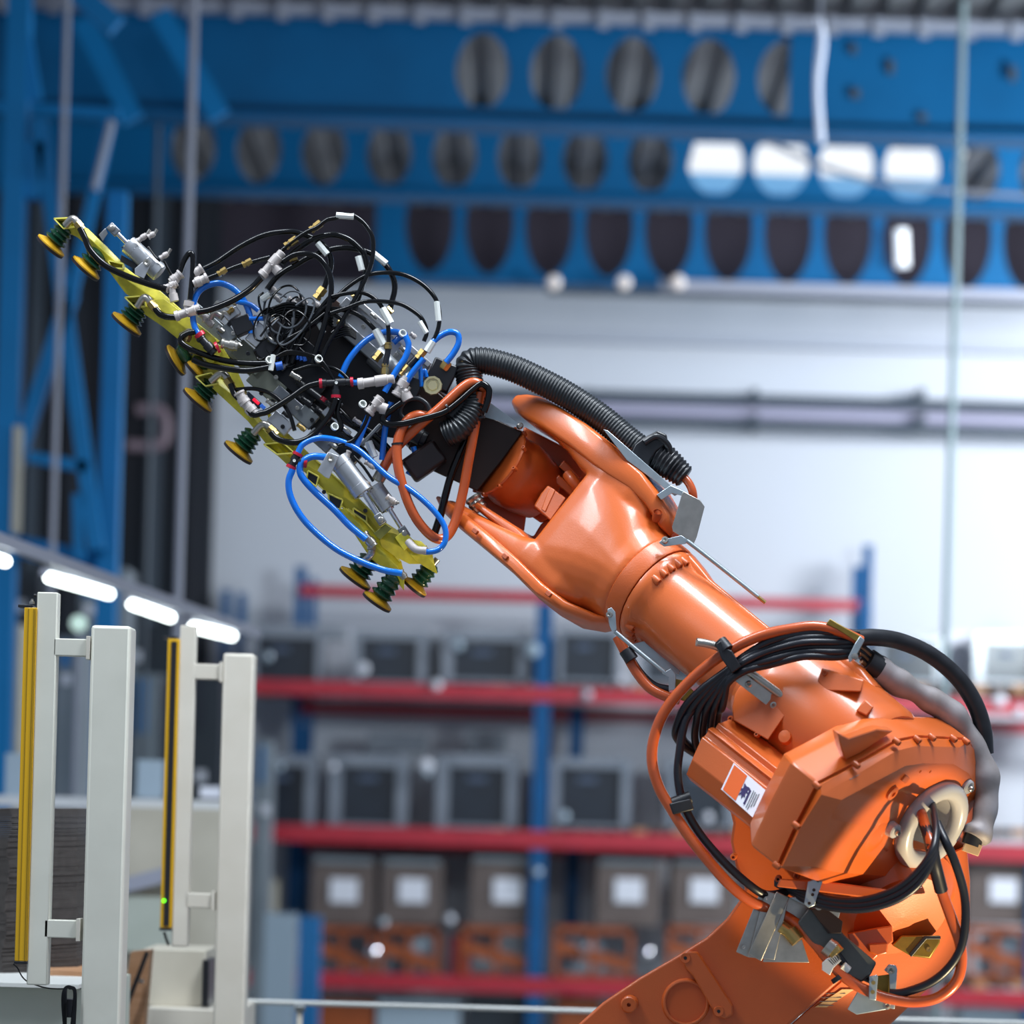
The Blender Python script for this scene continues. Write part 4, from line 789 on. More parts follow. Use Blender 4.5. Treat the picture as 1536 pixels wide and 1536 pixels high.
hose('brass_gland', [(1172, 1390, -186), (1184, 1398, -188)], 9, BRASS, RB, 16, 1); hose('brass_gland', [(1184, 1396, -188), (1197, 1412, -192)], 11, BRASS, RB, 16, 1)
hose('gland_nut', [(1240, 1418, -214), (1250, 1426, -216)], 14, STEEL, RB, 16, 1); hose('gland_mouth', [(1250, 1424, -215), (1256, 1431, -217)], 12, BRASS, RB, 18, 1)
hose('black_cable', [(1254, 1430, -210), (1268, 1446, -202), (1290, 1462, -190), (1310, 1472, -185)], 5.5, BCAB, RB)
hose('tape_wrap', [(1263, 1448, -208), (1272, 1456, -206)], 7, TAG, RB, 12, 1)
tg = [(1233, 1444), (1240, 1438), (1252, 1432), (1262, 1441), (1250, 1452), (1245, 1463), (1233, 1455)]
M().prism([PX(x, y, -222) for x, y in tg], [PX(x, y, -219) for x, y in tg]).build('cable_tag', mat('silver_tag', 'C9CACF', .3, .4), RB, .6)
for k in range(5): hose('tag_print', [(1243 + k * 3, 1440 - k * 1.6, -222.6), (1250 + k * 2.2, 1447 - k * 1.6, -222.6)], .7, BKPL, RB, 5, 1)
hose('cable_tie', [(1254, 1465, -206), (1258, 1471, -207)], 9.4, BRUB, RB, 12, 1)
plate('saddle_plate', [(1212, 1322), (1230, 1316), (1234, 1322), (1222, 1358), (1213, 1362), (1206, 1356)], -232, 4, ZINC, bev=1)
for x, y in ((1221, 1335), (1219, 1342), (1214, 1355), (1227, 1321)): M().lathe(PX(x, y, -233), (0, -1, 0), [(0, .0003), (0, 2.4 * K), (.6 * K, 2.2 * K), (.6 * K, .0003)], 10).build('plate_hole', BROWN, RB)
M().lathe(PX(1228, 1359, -214), (0, -1, 0), [(0, 6 * K), (5 * K, 6 * K), (5 * K, 3 * K), (3 * K, .0003)], 12).build('bracket_bolt', STEEL, RB)
plate('gold_wing', [(1184, 1346), (1212, 1344), (1262, 1362), (1256, 1384), (1240, 1376), (1216, 1362)], -190, 3, ZINC, bev=.8)
# U clamp at lower right
plate('clamp_base', [(1288, 1484), (1310, 1490), (1340, 1500), (1340, 1508), (1332, 1514), (1285, 1522), (1271, 1514)], -180, 5, ZINC, bev=1)
plate('clamp_back', [(1326, 1455), (1333, 1446), (1344, 1448), (1346, 1454), (1342, 1514), (1334, 1512), (1334, 1462)], -200, 10, ZINC, bev=1)
plate('clamp_web', [(1314, 1464), (1342, 1460), (1338, 1502), (1312, 1500)], -186, 4, YTR, bev=.5)
plate('clamp_cheek', [(1304, 1464), (1316, 1462), (1317, 1466), (1314, 1501), (1303, 1499)], -228, 40, ZINC, bev=1.2)
for x, y in ((1310, 1474), (1309, 1488)): M().lathe(PX(x, y, -229), (0, -1, 0), [(0, 3 * K), (2 * K, 3 * K), (2 * K, .0003)], 10).build('rivet', BRASS, RB)
for x, y in ((1336, 1455), (1330, 1508)): M().lathe(PX(x, y, -204), (0, -1, 0), [(0, 6 * K), (5 * K, 6 * K), (6 * K, 3 * K), (3 * K, .0003)], 14).build('clamp_bolt', STEEL, RB)

# ================================================================== GRIPPER
GR = thing('vacuum_gripper', PX(640, 650, 130), 'yellow suction-cup gripper tangled in black and blue hoses at the arm\'s tip', 'gripper')
ud = V((.77, 0, -.64)); vd = V((.64, 0, .77)); yd = V((0, 1, 0))   # along rail, across rail (up right), depth
def rail(pts, z0, z1, m=YEL, name='yellow_rail', bev=.6):
    return M().prism([PX(x, y, z0) for x, y in pts], [PX(x, y, z1) for x, y in pts]).build(name, m, GR, bev)
def rail3(top, bot, z, bulge=7, dep=10, m=YEL, f=.45, name='yellow_rail'):
    secs = []
    for a_, b_ in zip(top, bot):
        mid = (a_[0] + (b_[0] - a_[0]) * f, a_[1] + (b_[1] - a_[1]) * f)
        secs.append([PX(a_[0], a_[1], z), PX(mid[0], mid[1], z - bulge), PX(b_[0], b_[1], z), PX(b_[0], b_[1], z + dep), PX(a_[0], a_[1], z + dep)])
    o = M().loft(secs).build(name, m, GR, .8, ang=20)
    return o
def lip(pts, r=1.1, z=92, m=None): return hose('folded_lip', [(x, y, z) for x, y in pts], r, m or MATS['yellow_lit_edge'], GR, 6, 1)
mat('yellow_lit_edge', 'EDE36A', .4)  # paler copy of the rail yellow, puts light on folded edges
def tray(pts, z):      # open folded end: three thin walls, inside coloured darker as if shaded
    (a, b_, c, d) = pts
    rail([a, b_, c, d], z + 12, z + 14, mat('yellow_shaded_inside%d' % a[0], '9A9228', .5), 'tray_floor')
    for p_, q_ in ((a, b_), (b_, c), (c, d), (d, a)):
        w_ = M().box((PX(*p_, z + 6) + PX(*q_, z + 6)) / 2, (PX(*q_, z) - PX(*p_, z)) / 2, (PX(*q_, z) - PX(*p_, z)).cross(V((0, 1, 0))).normalized() * .9 * K, V((0, 8 * K, 0))); w_.build('tray_wall', MATS['yellow_lit_edge'], GR)
rail3([(104, 328), (132, 343), (160, 370), (187, 397)], [(93, 344), (116, 356), (140, 376), (162, 394)], 106, 6)
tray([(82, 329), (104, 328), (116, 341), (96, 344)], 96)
rail3([(150, 372), (200, 410), (240, 436), (290, 480), (330, 512)], [(160, 402), (188, 440), (226, 466), (262, 500), (290, 530)], 122, 6)
tray([(163, 392), (186, 397), (185, 404), (168, 403)], 94)
rail3([(214, 450), (246, 448), (284, 476), (322, 506), (334, 530)], [(212, 468), (244, 490), (276, 516), (304, 536), (316, 548)], 104, 6)
tray([(188, 447), (216, 445), (218, 460), (203, 462)], 90)
rail3([(300, 500), (334, 520), (356, 556), (376, 600), (392, 636)], [(286, 540), (312, 566), (336, 596), (362, 622), (380, 640)], 120, 6)
tray([(294, 566), (318, 560), (328, 576), (309, 580)], 92)
rail3([(318, 560), (350, 580), (384, 620), (418, 660), (448, 688)], [(318, 582), (344, 606), (372, 632), (404, 672), (436, 702)], 100, 6)
tray([(396, 667), (424, 664), (442, 680), (416, 682)], 86)
rail3([(398, 612), (430, 648), (470, 686), (520, 728), (566, 776), (604, 800)], [(404, 632), (430, 672), (462, 708), (506, 752), (552, 796), (596, 826)], 124, 5)
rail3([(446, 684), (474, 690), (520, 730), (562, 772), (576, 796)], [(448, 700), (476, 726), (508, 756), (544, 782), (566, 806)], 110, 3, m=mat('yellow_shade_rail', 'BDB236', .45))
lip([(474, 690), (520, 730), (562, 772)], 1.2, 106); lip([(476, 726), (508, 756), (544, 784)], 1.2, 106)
rail3([(520, 762), (546, 780), (574, 812), (602, 842), (607, 862)], [(506, 764), (532, 802), (556, 838), (586, 860), (606, 886)], 98, 8, f=.4)
lip([(522, 763), (548, 782), (576, 814), (600, 842)], 1.4, 92)
rail3([(566, 796), (590, 800), (612, 808), (632, 812), (648, 828)], [(572, 820), (594, 836), (614, 846), (634, 846), (655, 860)], 90, 6)
rail3([(610, 826), (640, 818), (650, 840)], [(624, 842), (640, 852), (656, 861)], 84, 4)
for x, y in ((548, 766), (486, 738), (606, 826), (434, 690)): M().lathe(PX(x, y, 100), (0, -1, 0), [(0, 3.4 * K), (1 * K, 3.2 * K), (1 * K, .0003)], 10).build('rail_bolt', BKPL, GR)
# dark openings through the lower rails
for pl in ([(462, 706), (478, 715), (474, 730), (460, 718)], [(492, 740), (514, 750), (510, 765), (494, 756)], [(530, 762), (550, 774), (550, 786), (530, 776)], [(182, 382), (208, 398), (206, 406), (180, 392)]):
    M().prism([PX(x, y, 103.5 if pl[0][0] > 300 else 96) for x, y in pl], [PX(x, y, 108.5 if pl[0][0] > 300 else 98) for x, y in pl]).build('rail_opening', BKPL, GR, .4)
for pl in ([(462, 706), (478, 715), (474, 730), (460, 718)], [(492, 740), (514, 750), (510, 765), (494, 756)], [(530, 762), (550, 774), (550, 786), (530, 776)]):
    for p_, q_ in zip(pl, pl[1:] + pl[:1]): M().sweep([PX(*p_, 102), PX(*q_, 102)], 1.3 * K, 6, 1).build('opening_lip', MATS['yellow_lit_edge'], GR)
# suction cups
def cup(foot, top, R_, nb, ztop=112, sc_=1.0, parentlabel=None):
    f = PX(foot[0], foot[1], ztop + .17 * math.hypot(foot[0] - top[0], foot[1] - top[1])); tp = PX(top[0], top[1], ztop); d = (tp - f).normalized(); L = (tp - f).length / K
    cu = M().lathe(f, d, [(-2.5 * K, R_ * .86 * K), (0, R_ * K), (2.2 * K, R_ * K), (5.5 * K, R_ * .72 * K), (8 * K, R_ * .5 * K)], 30).build('suction_cup', YCUP, GR, ang=40)
    M().lathe(f - d * 5 * K, d, [(0, R_ * .9 * K), (1 * K, R_ * 1.0 * K), (4.5 * K, R_ * 1.02 * K), (5 * K, R_ * .9 * K)], 30).build('cup_sole', DSOLE, cu)
    prof = [(7 * K, R_ * .45 * K)]; seg = (L - 9) / nb; r1, r0 = R_ * .74, R_ * .48
    for k in range(nb):
        h = 8 + k * seg; kk = 1 - .06 * k
        prof += [(h * K, r0 * K), ((h + seg * .45) * K, r1 * kk * K), ((h + seg * .6) * K, r1 * kk * K)]
    prof += [(L * K, r0 * .8 * K)]
    M().lathe(f, d, prof, 26).build('bellows', GCUP, cu, ang=50)
    M().lathe(tp, d, [(-3 * K, 5 * K), (10 * K, 5 * K)], 12).build('cup_stem', STEEL, cu)
    return cu
cup((76, 369), (102, 338), 25, 4); cup((129, 402), (152, 376), 26, 3); cup((190, 486), (212, 458), 27, 4)
cup((264, 540), (284, 528), 26, 1, 118); cup((292, 553), (306, 540), 20, 1, 118)
cup((297, 600), (320, 573), 27, 4); cup((358, 678), (382, 648), 26, 4)
cup((533, 867), (556, 836), 28, 4, 116); cup((566, 902), (594, 862), 25, 4, 104); cup((622, 880), (650, 846), 22, 4, 112)
# white elbow fitting pieces
def fit(p0, p1, r, m=PLAS, z=78, n=14, name='push_fitting', prof=None, parent=GR):
    a = PX(p0[0], p0[1], p0[2] if len(p0) > 2 else z); b = PX(p1[0], p1[1], p1[2] if len(p1) > 2 else z); L = (b - a).length
    pr = prof or [(0, .7), (.02, 1), (.16, 1), (.18, .82), (.46, .82), (.48, 1.02), (.8, 1.02), (.82, .86), (.98, .86), (1, .6)]
    return M().lathe(a, b - a, [(h * L, q * r * K) for h, q in pr], n).build(name, m, parent, ang=30)
def tee(a, b, c, r, m=PLAS, z=76, ring=None):
    o = fit(a, b, r, m, z, name='tee_fitting'); mid = ((a[0] + b[0]) / 2, (a[1] + b[1]) / 2)
    fit(mid, c, r * .95, m, z, name='tee_branch', prof=[(0, .8), (.5, .82), (.52, 1.05), (1, 1.05)], parent=GR)
    if ring:
        for q in (a, b, c):
            d = V((q[0] - mid[0], q[1] - mid[1], 0)).normalized()
            fit((q[0] - d.x * 1.5, q[1] - d.y * 1.5), (q[0] + d.x * 3, q[1] + d.y * 3), r * 1.15, ring, z, prof=[(0, 1), (1, 1)], name='release_ring')
    M().lathe(PX(mid[0], mid[1], z - r), (0, -1, 0), [(0, 2.4 * K), (1.2 * K, 2.4 * K), (1.2 * K, 1.2 * K), (.4 * K, .0002)], 10).build('fitting_pin', TAG if ring else PLAS, GR)
    return o
def brassn(a, b, r=4.6, z=72):
    return fit(a, b, r, BRASS, z, 6, 'brass_nut', [(0, .75), (.04, 1.15), (.6, 1.15), (.62, .9), (.76, .9), (.78, 1.12), (1, 1.12)])
tee((262, 475), (300, 462), (284, 452), 8); tee((392, 414), (424, 378), (418, 408), 8, z=70); tee((247, 434), (266, 424), (262, 452), 7)
fit((272, 410), (256, 424), 8); fit((304, 402), (288, 412), 8, z=80); fit((312, 416), (290, 426), 8, z=76)
brassn((340, 404), (327, 412)); brassn((378, 391), (364, 398)); brassn((446, 358), (428, 370), 5.4); brassn((482, 334), (466, 346), 5.4); brassn((446, 386), (434, 390), 4, 90)
brassn((486, 432), (474, 448), 7, 88); brassn((580, 462), (588, 470), 4.5, 96)
brassn((582, 524), (582, 514), 5.4, 66); brassn((577, 562), (578, 546), 5.4, 68); brassn((636, 526), (626, 538), 6, 64); brassn((612, 548), (600, 562), 6, 66); brassn((572, 528), (562, 540), 6, 80)
fit((583, 520), (578, 548), 4.6, BKPL, 67, name='check_valve', prof=[(0, 1), (1, 1)]); fit((628, 534), (608, 554), 5.2, BKPL, 66, name='check_valve', prof=[(0, 1), (1, 1)])
tee((482, 575), (527, 573), (504, 594), 6.5, BKPL, 62, RED)
fit((536, 576), (592, 568), 8.5, PLAS, 62); tee((594, 594), (610, 566), (612, 600), 9, PLAS, 66); tee((552, 620), (572, 596), (580, 615), 9, PLAS, 60)
tee((437, 700), (446, 682), (458, 694), 7, BKPL, 62, RED)
fit((358, 588), (368, 606), 9, PLAS, 70); fit((366, 602), (382, 622), 9.5, PLAS, 68)
fit((299, 505), (322, 530), 7.5, BKPL, 66, name='reducer'); fit((298, 500), (302, 505), 8.6, RED, 66, prof=[(0, 1), (1, 1)], name='release_ring'); fit((324, 522), (328, 520), 8.8, RED, 66, prof=[(0, 1), (1, 1)], name='release_ring')
fit((332, 515), (357, 520), 8, STEEL, 70, name='metal_coupling')
fit((486, 600), (512, 622), 5, BKPL, 76, name='reducer'); fit((484, 602), (488, 597), 6, RED, 76, prof=[(0, 1), (1, 1)], name='release_ring')
# metal elbows on the cups
for (a, b, c) in (((98, 338), (110, 328), (122, 342)), ((206, 460), (218, 446), (234, 464)), ((316, 572), (334, 560), (348, 580)), ((380, 650), (396, 636), (412, 650)), ((538, 848), (556, 832), (558, 815)), ((272, 504), (284, 498), (280, 510))):
    e = M().sweep([PX(a[0], a[1], 92), PX(b[0], b[1], 84), PX(c[0], c[1], 80)], 5.6 * K, 12, 6).build('elbow_fitting', STEEL, GR)
    fit((c[0] - (c[0] - b[0]) * .6, c[1] - (c[1] - b[1]) * .6, 80), (c[0] + (c[0] - b[0]) * .2, c[1] + (c[1] - b[1]) * .2, 80), 7, BRASS if a[0] != 538 else STEEL, 80, 6, 'elbow_nut', [(0, .8), (.05, 1), (.7, 1), (.72, .8), (1, .8)], e)
fit((545, 800), (562, 820), 8, STEEL, 72, name='metal_coupling'); M().sweep([PX(640, 826, 62), PX(624, 824, 66), PX(612, 812, 74)], 6 * K, 12, 5).build('elbow_fitting', PLAS, GR)
fit((600, 856), (608, 868), 6, STEEL, 72, name='metal_coupling')
# air cylinders
def aircyl(a, b, r, rod_end, z, zr=None):
    A = PX(a[0], a[1], z); B = PX(b[0], b[1], z); L = (B - A).length; E = PX(rod_end[0], rod_end[1], z)
    body = M().lathe(A, B - A, [(0, r * .8 * K), (1 * K, r * K), (L * .22, r * K), (L * .225, r * .97 * K), (L * .8, r * .97 * K), (L * .805, r * K), (L - 1 * K, r * K), (L, r * .85 * K)], 28).build('air_cylinder', ALU, GR, ang=30)
    M().lathe(A + (A - B).normalized() * 0, E - A, [(-2 * K, r * .55 * K), (2.5 * K, r * .5 * K), (2.5 * K, r * .25 * K), ((E - A).length, r * .25 * K)], 14).build('rod', CHR, body)
    for k in range(3):
        q = (E - A).normalized().orthogonal(); q2 = (E - A).normalized().cross(q); aa = k * 2.1
        M().lathe(A + (q * math.cos(aa) + q2 * math.sin(aa)) * r * .68 * K, E - A, [(0, 1.8 * K), (1.5 * K, 1.8 * K), (1.5 * K, .0002)], 8).build('end_screw', BKPL, body)
    cl = M(); d = (E - A).normalized(); q = V((0, 1, 0)); s_ = d.cross(q)
    cl.box(E + d * 8 * K, d * 9 * K, q * 6 * K, s_ * 6.5 * K); cl.build('clevis', ALUD, body, 1.5)
    M().lathe(E + d * 10 * K - q * 9 * K, q, [(0, 3 * K), (1 * K, 4.5 * K), (17 * K, 4.5 * K), (18 * K, 3 * K)], 14).build('clevis_pin', STEEL, body)
    return body
c1 = aircyl((192, 366), (240, 410), 14.5, (176, 350), 92)
c2 = aircyl((546, 740), (506, 688), 16.5, (566, 772), 66)
c3 = aircyl((584, 763), (560, 730), 15, (602, 792), 84)
# cylinder mounts
plate('mount_plate', [(202, 403), (224, 384), (230, 388), (216, 418), (202, 412)], 74, 5, ALU, GR)
plate('mount_plate', [(476, 706), (492, 678), (508, 684), (494, 718), (488, 716)], 48, 5, ALU, GR)
for x, y, z_ in ((220, 394, 72), (496, 688, 46)): M().lathe(PX(x, y, z_), (0, -1, 0), [(0, 5.5 * K), (4 * K, 5.5 * K), (4 * K, 3 * K), (2 * K, .0003)], 14).build('mount_bolt', STEEL, GR)
plate('clevis_link', [(148, 352), (158, 342), (162, 350), (154, 362)], 90, 12, ALUD, GR); plate('clevis_link', [(560, 800), (578, 786), (588, 792), (570, 810)], 70, 12, mat('olive_link', '7C7A3C', .4, .4), GR)
plate('clevis_link', [(592, 806), (606, 796), (622, 812), (606, 826)], 76, 12, YEL, GR)
# speed controllers on cylinders
for (x, y, dx, dy) in ((206, 362, 14, -10), (222, 356, 10, -6), (240, 388, 12, -8), (524, 676, -6, 14), (552, 722, -6, 14), (580, 744, 14, 10), (548, 692, 14, 10), (604, 590, 8, -4)):
    fit((x, y), (x + dx, y + dy), 4.6, PLAS, 62 if x > 300 else 76, name='speed_controller'); fit((x + dx, y + dy), (x + dx * 1.35, y + dy * 1.35 - 4), 2.4, STEEL, 62 if x > 300 else 76, prof=[(0, 1), (1, 1)], name='adjust_screw')
hose('thin_air_tube', [(222, 370), (232, 384), (240, 392)], 1.6, BLK, GR, z=78); hose('thin_air_tube', [(246, 392), (256, 410), (268, 432)], 2.2, BLK, GR, z=76)
hose('thin_air_tube', [(530, 684), (545, 700), (560, 722)], 2.2, BLK, GR, z=58); hose('thin_air_tube', [(512, 668), (540, 676), (556, 690)], 2.2, BLK, GR, z=60)
# main dark beam and blocks of the tool
mat('dark_tool', '1C1719', .4, .2)
def ob(name, cx, cy, L, H, z, dep, m, ang=None, bev=1.5):
    c_ = PX(cx, cy, z); u, v = (ud, vd) if ang is None else (V((math.cos(ang), 0, -math.sin(ang))), V((math.sin(ang), 0, math.cos(ang))))
    return M().box(c_ + yd * dep / 2 * K, u * L / 2 * K, v * H / 2 * K, yd * dep / 2 * K).build(name, m, GR, bev)
ob('tool_beam', 560, 560, 250, 96, 150, 40, BROWN); ob('tool_beam_end', 655, 632, 110, 70, 140, 30, BROWN)
M().prism([PX(x, y, 138) for x, y in ((396, 500), (440, 456), (500, 462), (560, 520), (640, 604), (610, 660), (540, 650), (470, 610), (410, 560))], [PX(x, y, 150) for x, y in ((396, 500), (440, 456), (500, 462), (560, 520), (640, 604), (610, 660), (540, 650), (470, 610), (410, 560))]).build('tool_plate', MATS['dark_tool'], GR, 1)
ob('frame_bar', 430, 590, 300, 34, 128, 18, BKPL); ob('frame_bar', 340, 512, 150, 30, 126, 16, GREYB)
ob('valve_manifold', 572, 516, 160, 50, 118, 30, ALU); ob('manifold_step', 548, 520, 150, 20, 106, 14, ALUD); ob('manifold_rail', 590, 500, 150, 10, 112, 8, ALU)
ob('manifold_cap', 522, 458, 22, 18, 100, 16, ALU); ob('valve_block', 604, 560, 60, 44, 116, 30, GREYB); fit((560, 530), (615, 582), 18, ALUD, 122, name='silver_canister', prof=[(0, .8), (.03, 1), (.97, 1), (1, .8)])
ob('solenoid_coil', 363, 487, 26, 30, 84, 24, BKPL, .55 + math.pi / 4 - .2); ob('valve_block', 348, 470, 14, 24, 88, 18, ALU, .9); ob('valve_block', 340, 500, 26, 22, 88, 18, GREYB, .85); ob('valve_block', 386, 502, 34, 22, 90, 16, ALU, -.9); ob('solenoid_coil', 398, 524, 30, 26, 92, 20, BKPL, -.9)
ob('valve_block', 402, 478, 16, 14, 94, 14, ALU); ob('grey_plate', 374, 536, 52, 30, 108, 6, mat('pale_plate', '7E8276', .5)); ob('grey_plate', 400, 576, 56, 34, 112, 6, MATS['pale_plate']); ob('valve_block', 426, 542, 24, 16, 90, 12, ALU, -.8)
ob('bearing_block', 436, 606, 66, 22, 96, 14, ALUD); ob('bearing_block', 420, 634, 36, 22, 90, 14, ALU); ob('bearing_block', 460, 625, 30, 26, 92, 14, GREYB); ob('bearing_block', 480, 660, 40, 18, 94, 14, ALUD)
ob('pressure_sensor', 380, 600, 30, 10, 80, 8, mat('dark_sensor', '101A2C', .3)); ob('sensor_display', 384, 602, 12, 5, 78, 1.5, mat('sensor_glow', 'E01030', .4, emit='F01838', es=.7)); ob('sensor_keys', 394, 610, 9, 6, 78, 1.5, NAVY)
fit((362, 586), (372, 594), 4, BRASS, 84, name='brass_stub', prof=[(0, 1), (1, 1)])
ob('manifold_base', 450, 560, 90, 60, 112, 24, mat('black_anodised', '121318', .3, .2)); ob('relay_box', 440, 520, 70, 44, 118, 20, MATS['black_anodised'])
for i in range(5): fit((432 + i * 6, 530 + i * 1.2), (434 + i * 6, 537 + i * 1.2), 3, NAVY, 88, prof=[(0, 1), (1, 1)], name='blue_collar')
fit((414, 550), (424, 548), 6.5, NAVY, 80, prof=[(0, 1), (1, 1)], name='blue_collar'); fit((436, 560), (452, 570), 5, STEEL, 84, name='metal_coupling')
for x, y in ((400, 428), (446, 446), (432, 448), (452, 462), (300, 470), (306, 478)): fit((x, y), (x + 14, y + 11), 6, PLAS, 104, name='push_fitting')
ob('grey_bracket', 556, 652, 44, 6, 84, 20, ALUD, 2.3); ob('grey_bracket', 498, 612, 34, 12, 84, 14, ALU, 2.4)
ob('guard_block', 636, 690, 60, 40, 96, 30, mat('dark_brown_cover', '2C1E1E', .35), 2.5, 5)
fit((600, 640), (640, 660), 13, BRUB, 110, name='rubber_boot'); fit((672, 628), (700, 604), 28, BRUB, 98, name='conduit_elbow', prof=[(0, .8), (.1, 1), (.9, 1), (1, .8)])
ob('regulator_body', 662, 562, 40, 44, 88, 24, BKPL, .4, 3)
kn = M().lathe(PX(649, 579, 76), (0, -1, 0), [(0, 14 * K), (4 * K, 15 * K), (8 * K, 14 * K), (8 * K, 11 * K), (6 * K, 10.5 * K), (6 * K, 8 * K), (7.5 * K, 7 * K), (7.5 * K, .0004)], 10).build('pressure_knob', mat('champagne_knob', 'CFC49A', .3, .6), GR, ang=25)
fit((672, 542), (664, 554), 8, BRASS, 74, 6, 'brass_nut', [(0, .7), (.05, 1), (.8, 1), (1, .8)])
ob('regulator_head', 618, 580, 26, 30, 80, 20, BKPL, .4)
hose('gauge_ring', [(610, 634), (600, 618), (608, 602), (626, 598), (640, 606), (646, 620)], 4, BKPL, GR, 10, z=72)
# hoses: black
def BH(pts, r=4.3, z=72, z1=None, name='black_air_hose', m=BLK): return hose(name, zz(pts, z, z1 if z1 is not None else z), r, m, GR, 10, 7)
BH([(306, 403), (325, 393), (358, 371), (392, 354), (423, 348), (450, 350), (484, 366), (495, 385), (496, 400), (491, 418), (486, 434)], 4.4, 84, 90)
BH([(313, 417), (326, 412), (355, 400), (386, 391), (405, 386)], 4, 74, 72)
BH([(420, 378), (438, 363), (458, 349), (475, 341), (490, 330), (503, 327), (518, 322), (533, 325), (548, 337), (558, 354), (560, 371), (557, 395), (545, 425), (528, 456), (508, 490), (491, 517), (481, 540)], 3.4, 70, 60)
BH([(424, 397), (432, 386), (460, 364), (477, 356), (500, 352), (521, 358), (536, 369), (547, 383), (550, 402), (546, 418), (541, 436), (530, 470)], 4.5, 76, 92)
BH([(401, 434), (413, 418), (426, 407), (444, 397), (465, 385), (496, 374), (525, 372), (558, 381), (579, 398), (590, 418), (592, 435), (588, 452), (585, 464)], 4.5, 94, 98)
BH([(424, 392), (442, 382), (465, 381), (482, 390), (494, 410), (497, 435), (492, 466), (484, 495), (475, 523), (468, 545)], 4.3, 64, 66)
BH([(392, 417), (375, 434), (348, 451), (316, 464), (296, 468)], 5, 68, 74)
BH([(268, 414), (276, 392), (284, 380), (289, 384), (289, 405), (287, 430), (285, 450)], 4.2, 78, 74)
BH([(120, 342), (127, 356), (136, 376), (158, 398), (192, 415), (226, 427), (250, 434)], 5, 78, 72)
BH([(232, 462), (240, 471), (250, 475), (264, 476)], 5, 78, 76)
BH([(292, 498), (282, 500), (273, 505), (272, 514), (291, 526), (333, 540), (370, 545), (405, 545)], 4.6, 76, 70)
BH([(289, 539), (308, 547), (340, 553), (370, 556), (404, 551)], 4.8, 70, 66)
BH([(346, 576), (351, 590), (358, 598)], 4.6, 76, 72)
BH([(372, 614), (380, 622), (392, 620), (404, 616), (435, 597), (460, 580), (482, 574)], 4.8, 64, 62)
BH([(406, 648), (414, 657), (430, 663), (448, 663), (466, 655), (482, 640), (496, 620), (504, 598)], 4.8, 64, 60)
BH([(348, 585), (380, 583), (405, 590), (424, 605), (436, 626), (442, 646)], 3.2, 82, 78)
BH([(496, 470), (520, 462), (545, 453), (570, 452), (600, 456), (622, 468), (634, 480), (640, 498), (636, 512)], 3.4, 58, 62)
BH([(498, 452), (522, 430), (548, 414), (575, 409), (605, 412), (633, 426), (652, 446), (659, 468), (658, 490), (652, 508)], 3.4, 66, 60)
BH([(498, 445), (520, 440), (543, 439), (562, 448), (576, 466), (582, 488), (583, 514)], 3.4, 62, 66)
BH([(498, 500), (515, 482), (490, 464), (520, 466), (540, 474), (560, 492), (572, 510)], 3.6, 72, 74)
BH([(652, 508), (640, 524), (628, 538)], 3.8, 62, 64); BH([(598, 566), (592, 570)], 3.6, 66, 64)
BH([(560, 596), (554, 618), (545, 640), (530, 660), (508, 668)], 3, 56, 60); BH([(530, 636), (560, 650), (590, 680), (604, 696)], 4.2, 90, 96)
BH([(500, 606), (524, 630), (560, 664), (592, 692)], 5, 96, 100)
BH([(510, 600), (506, 620), (512, 640), (505, 650)], 4, 66, 70)
# bundle running down through the middle
for k in range(8):
    BH([(500 - k * 2, 440 + k * 5), (478 - k * 4, 466 + k * 5), (460 - k * 5, 492 + k * 3), (446 - k * 5, 520 + k * 2), (438 - k * 4, 545)], 3.6, 74 + (k % 3) * 5, 84 + (k % 2) * 5)
BH([(440, 556), (470, 548), (500, 552), (520, 566), (526, 580)], 2.6, 66, 60)
for k in range(3): BH([(412, 536 + k), (430, 527 + k * 2), (450, 528 + k * 2), (476, 536 + k), (490, 550 + k * 2), (503, 572)], 2, 60 + k * 2, 60, 'signal_wire')
# thin wires
random.seed(11)
for k in range(13):
    cx, cy = 400 + random.uniform(-4, 46), 470 + random.uniform(-16, 42); a0 = random.uniform(0, 6.28); st_ = random.uniform(.62, .8); z_ = 62 + random.uniform(0, 26); rx, ry = random.uniform(14, 26), random.uniform(26, 44); th = random.uniform(-.6, .9)
    pts = []
    for i in range(8):
        a = a0 + i * st_; x_, y_ = rx * math.cos(a), ry * math.sin(a)
        pts.append((cx + x_ * math.cos(th) - y_ * math.sin(th), cy + x_ * math.sin(th) + y_ * math.cos(th), z_ + i * 1.5))
    hose('signal_wire', pts, random.choice((1.5, 1.8, 2.2)), BLK if k % 4 else mat('grey_wire%d' % k, '55595F', .4), GR, 6, 5)
for k in range(6): BH([(392 + k * 4, 470 + k), (430, 455 + k * 4), (470, 462 + k * 3), (500, 470 + k * 4)], 2.2, 80 + k * 3, 90, 'signal_wire')
for k in range(5): BH([(500, 492 + k * 4), (520, 490 + k * 3), (534, 500 + k * 2)], 2.2, 84, 90, 'signal_wire')
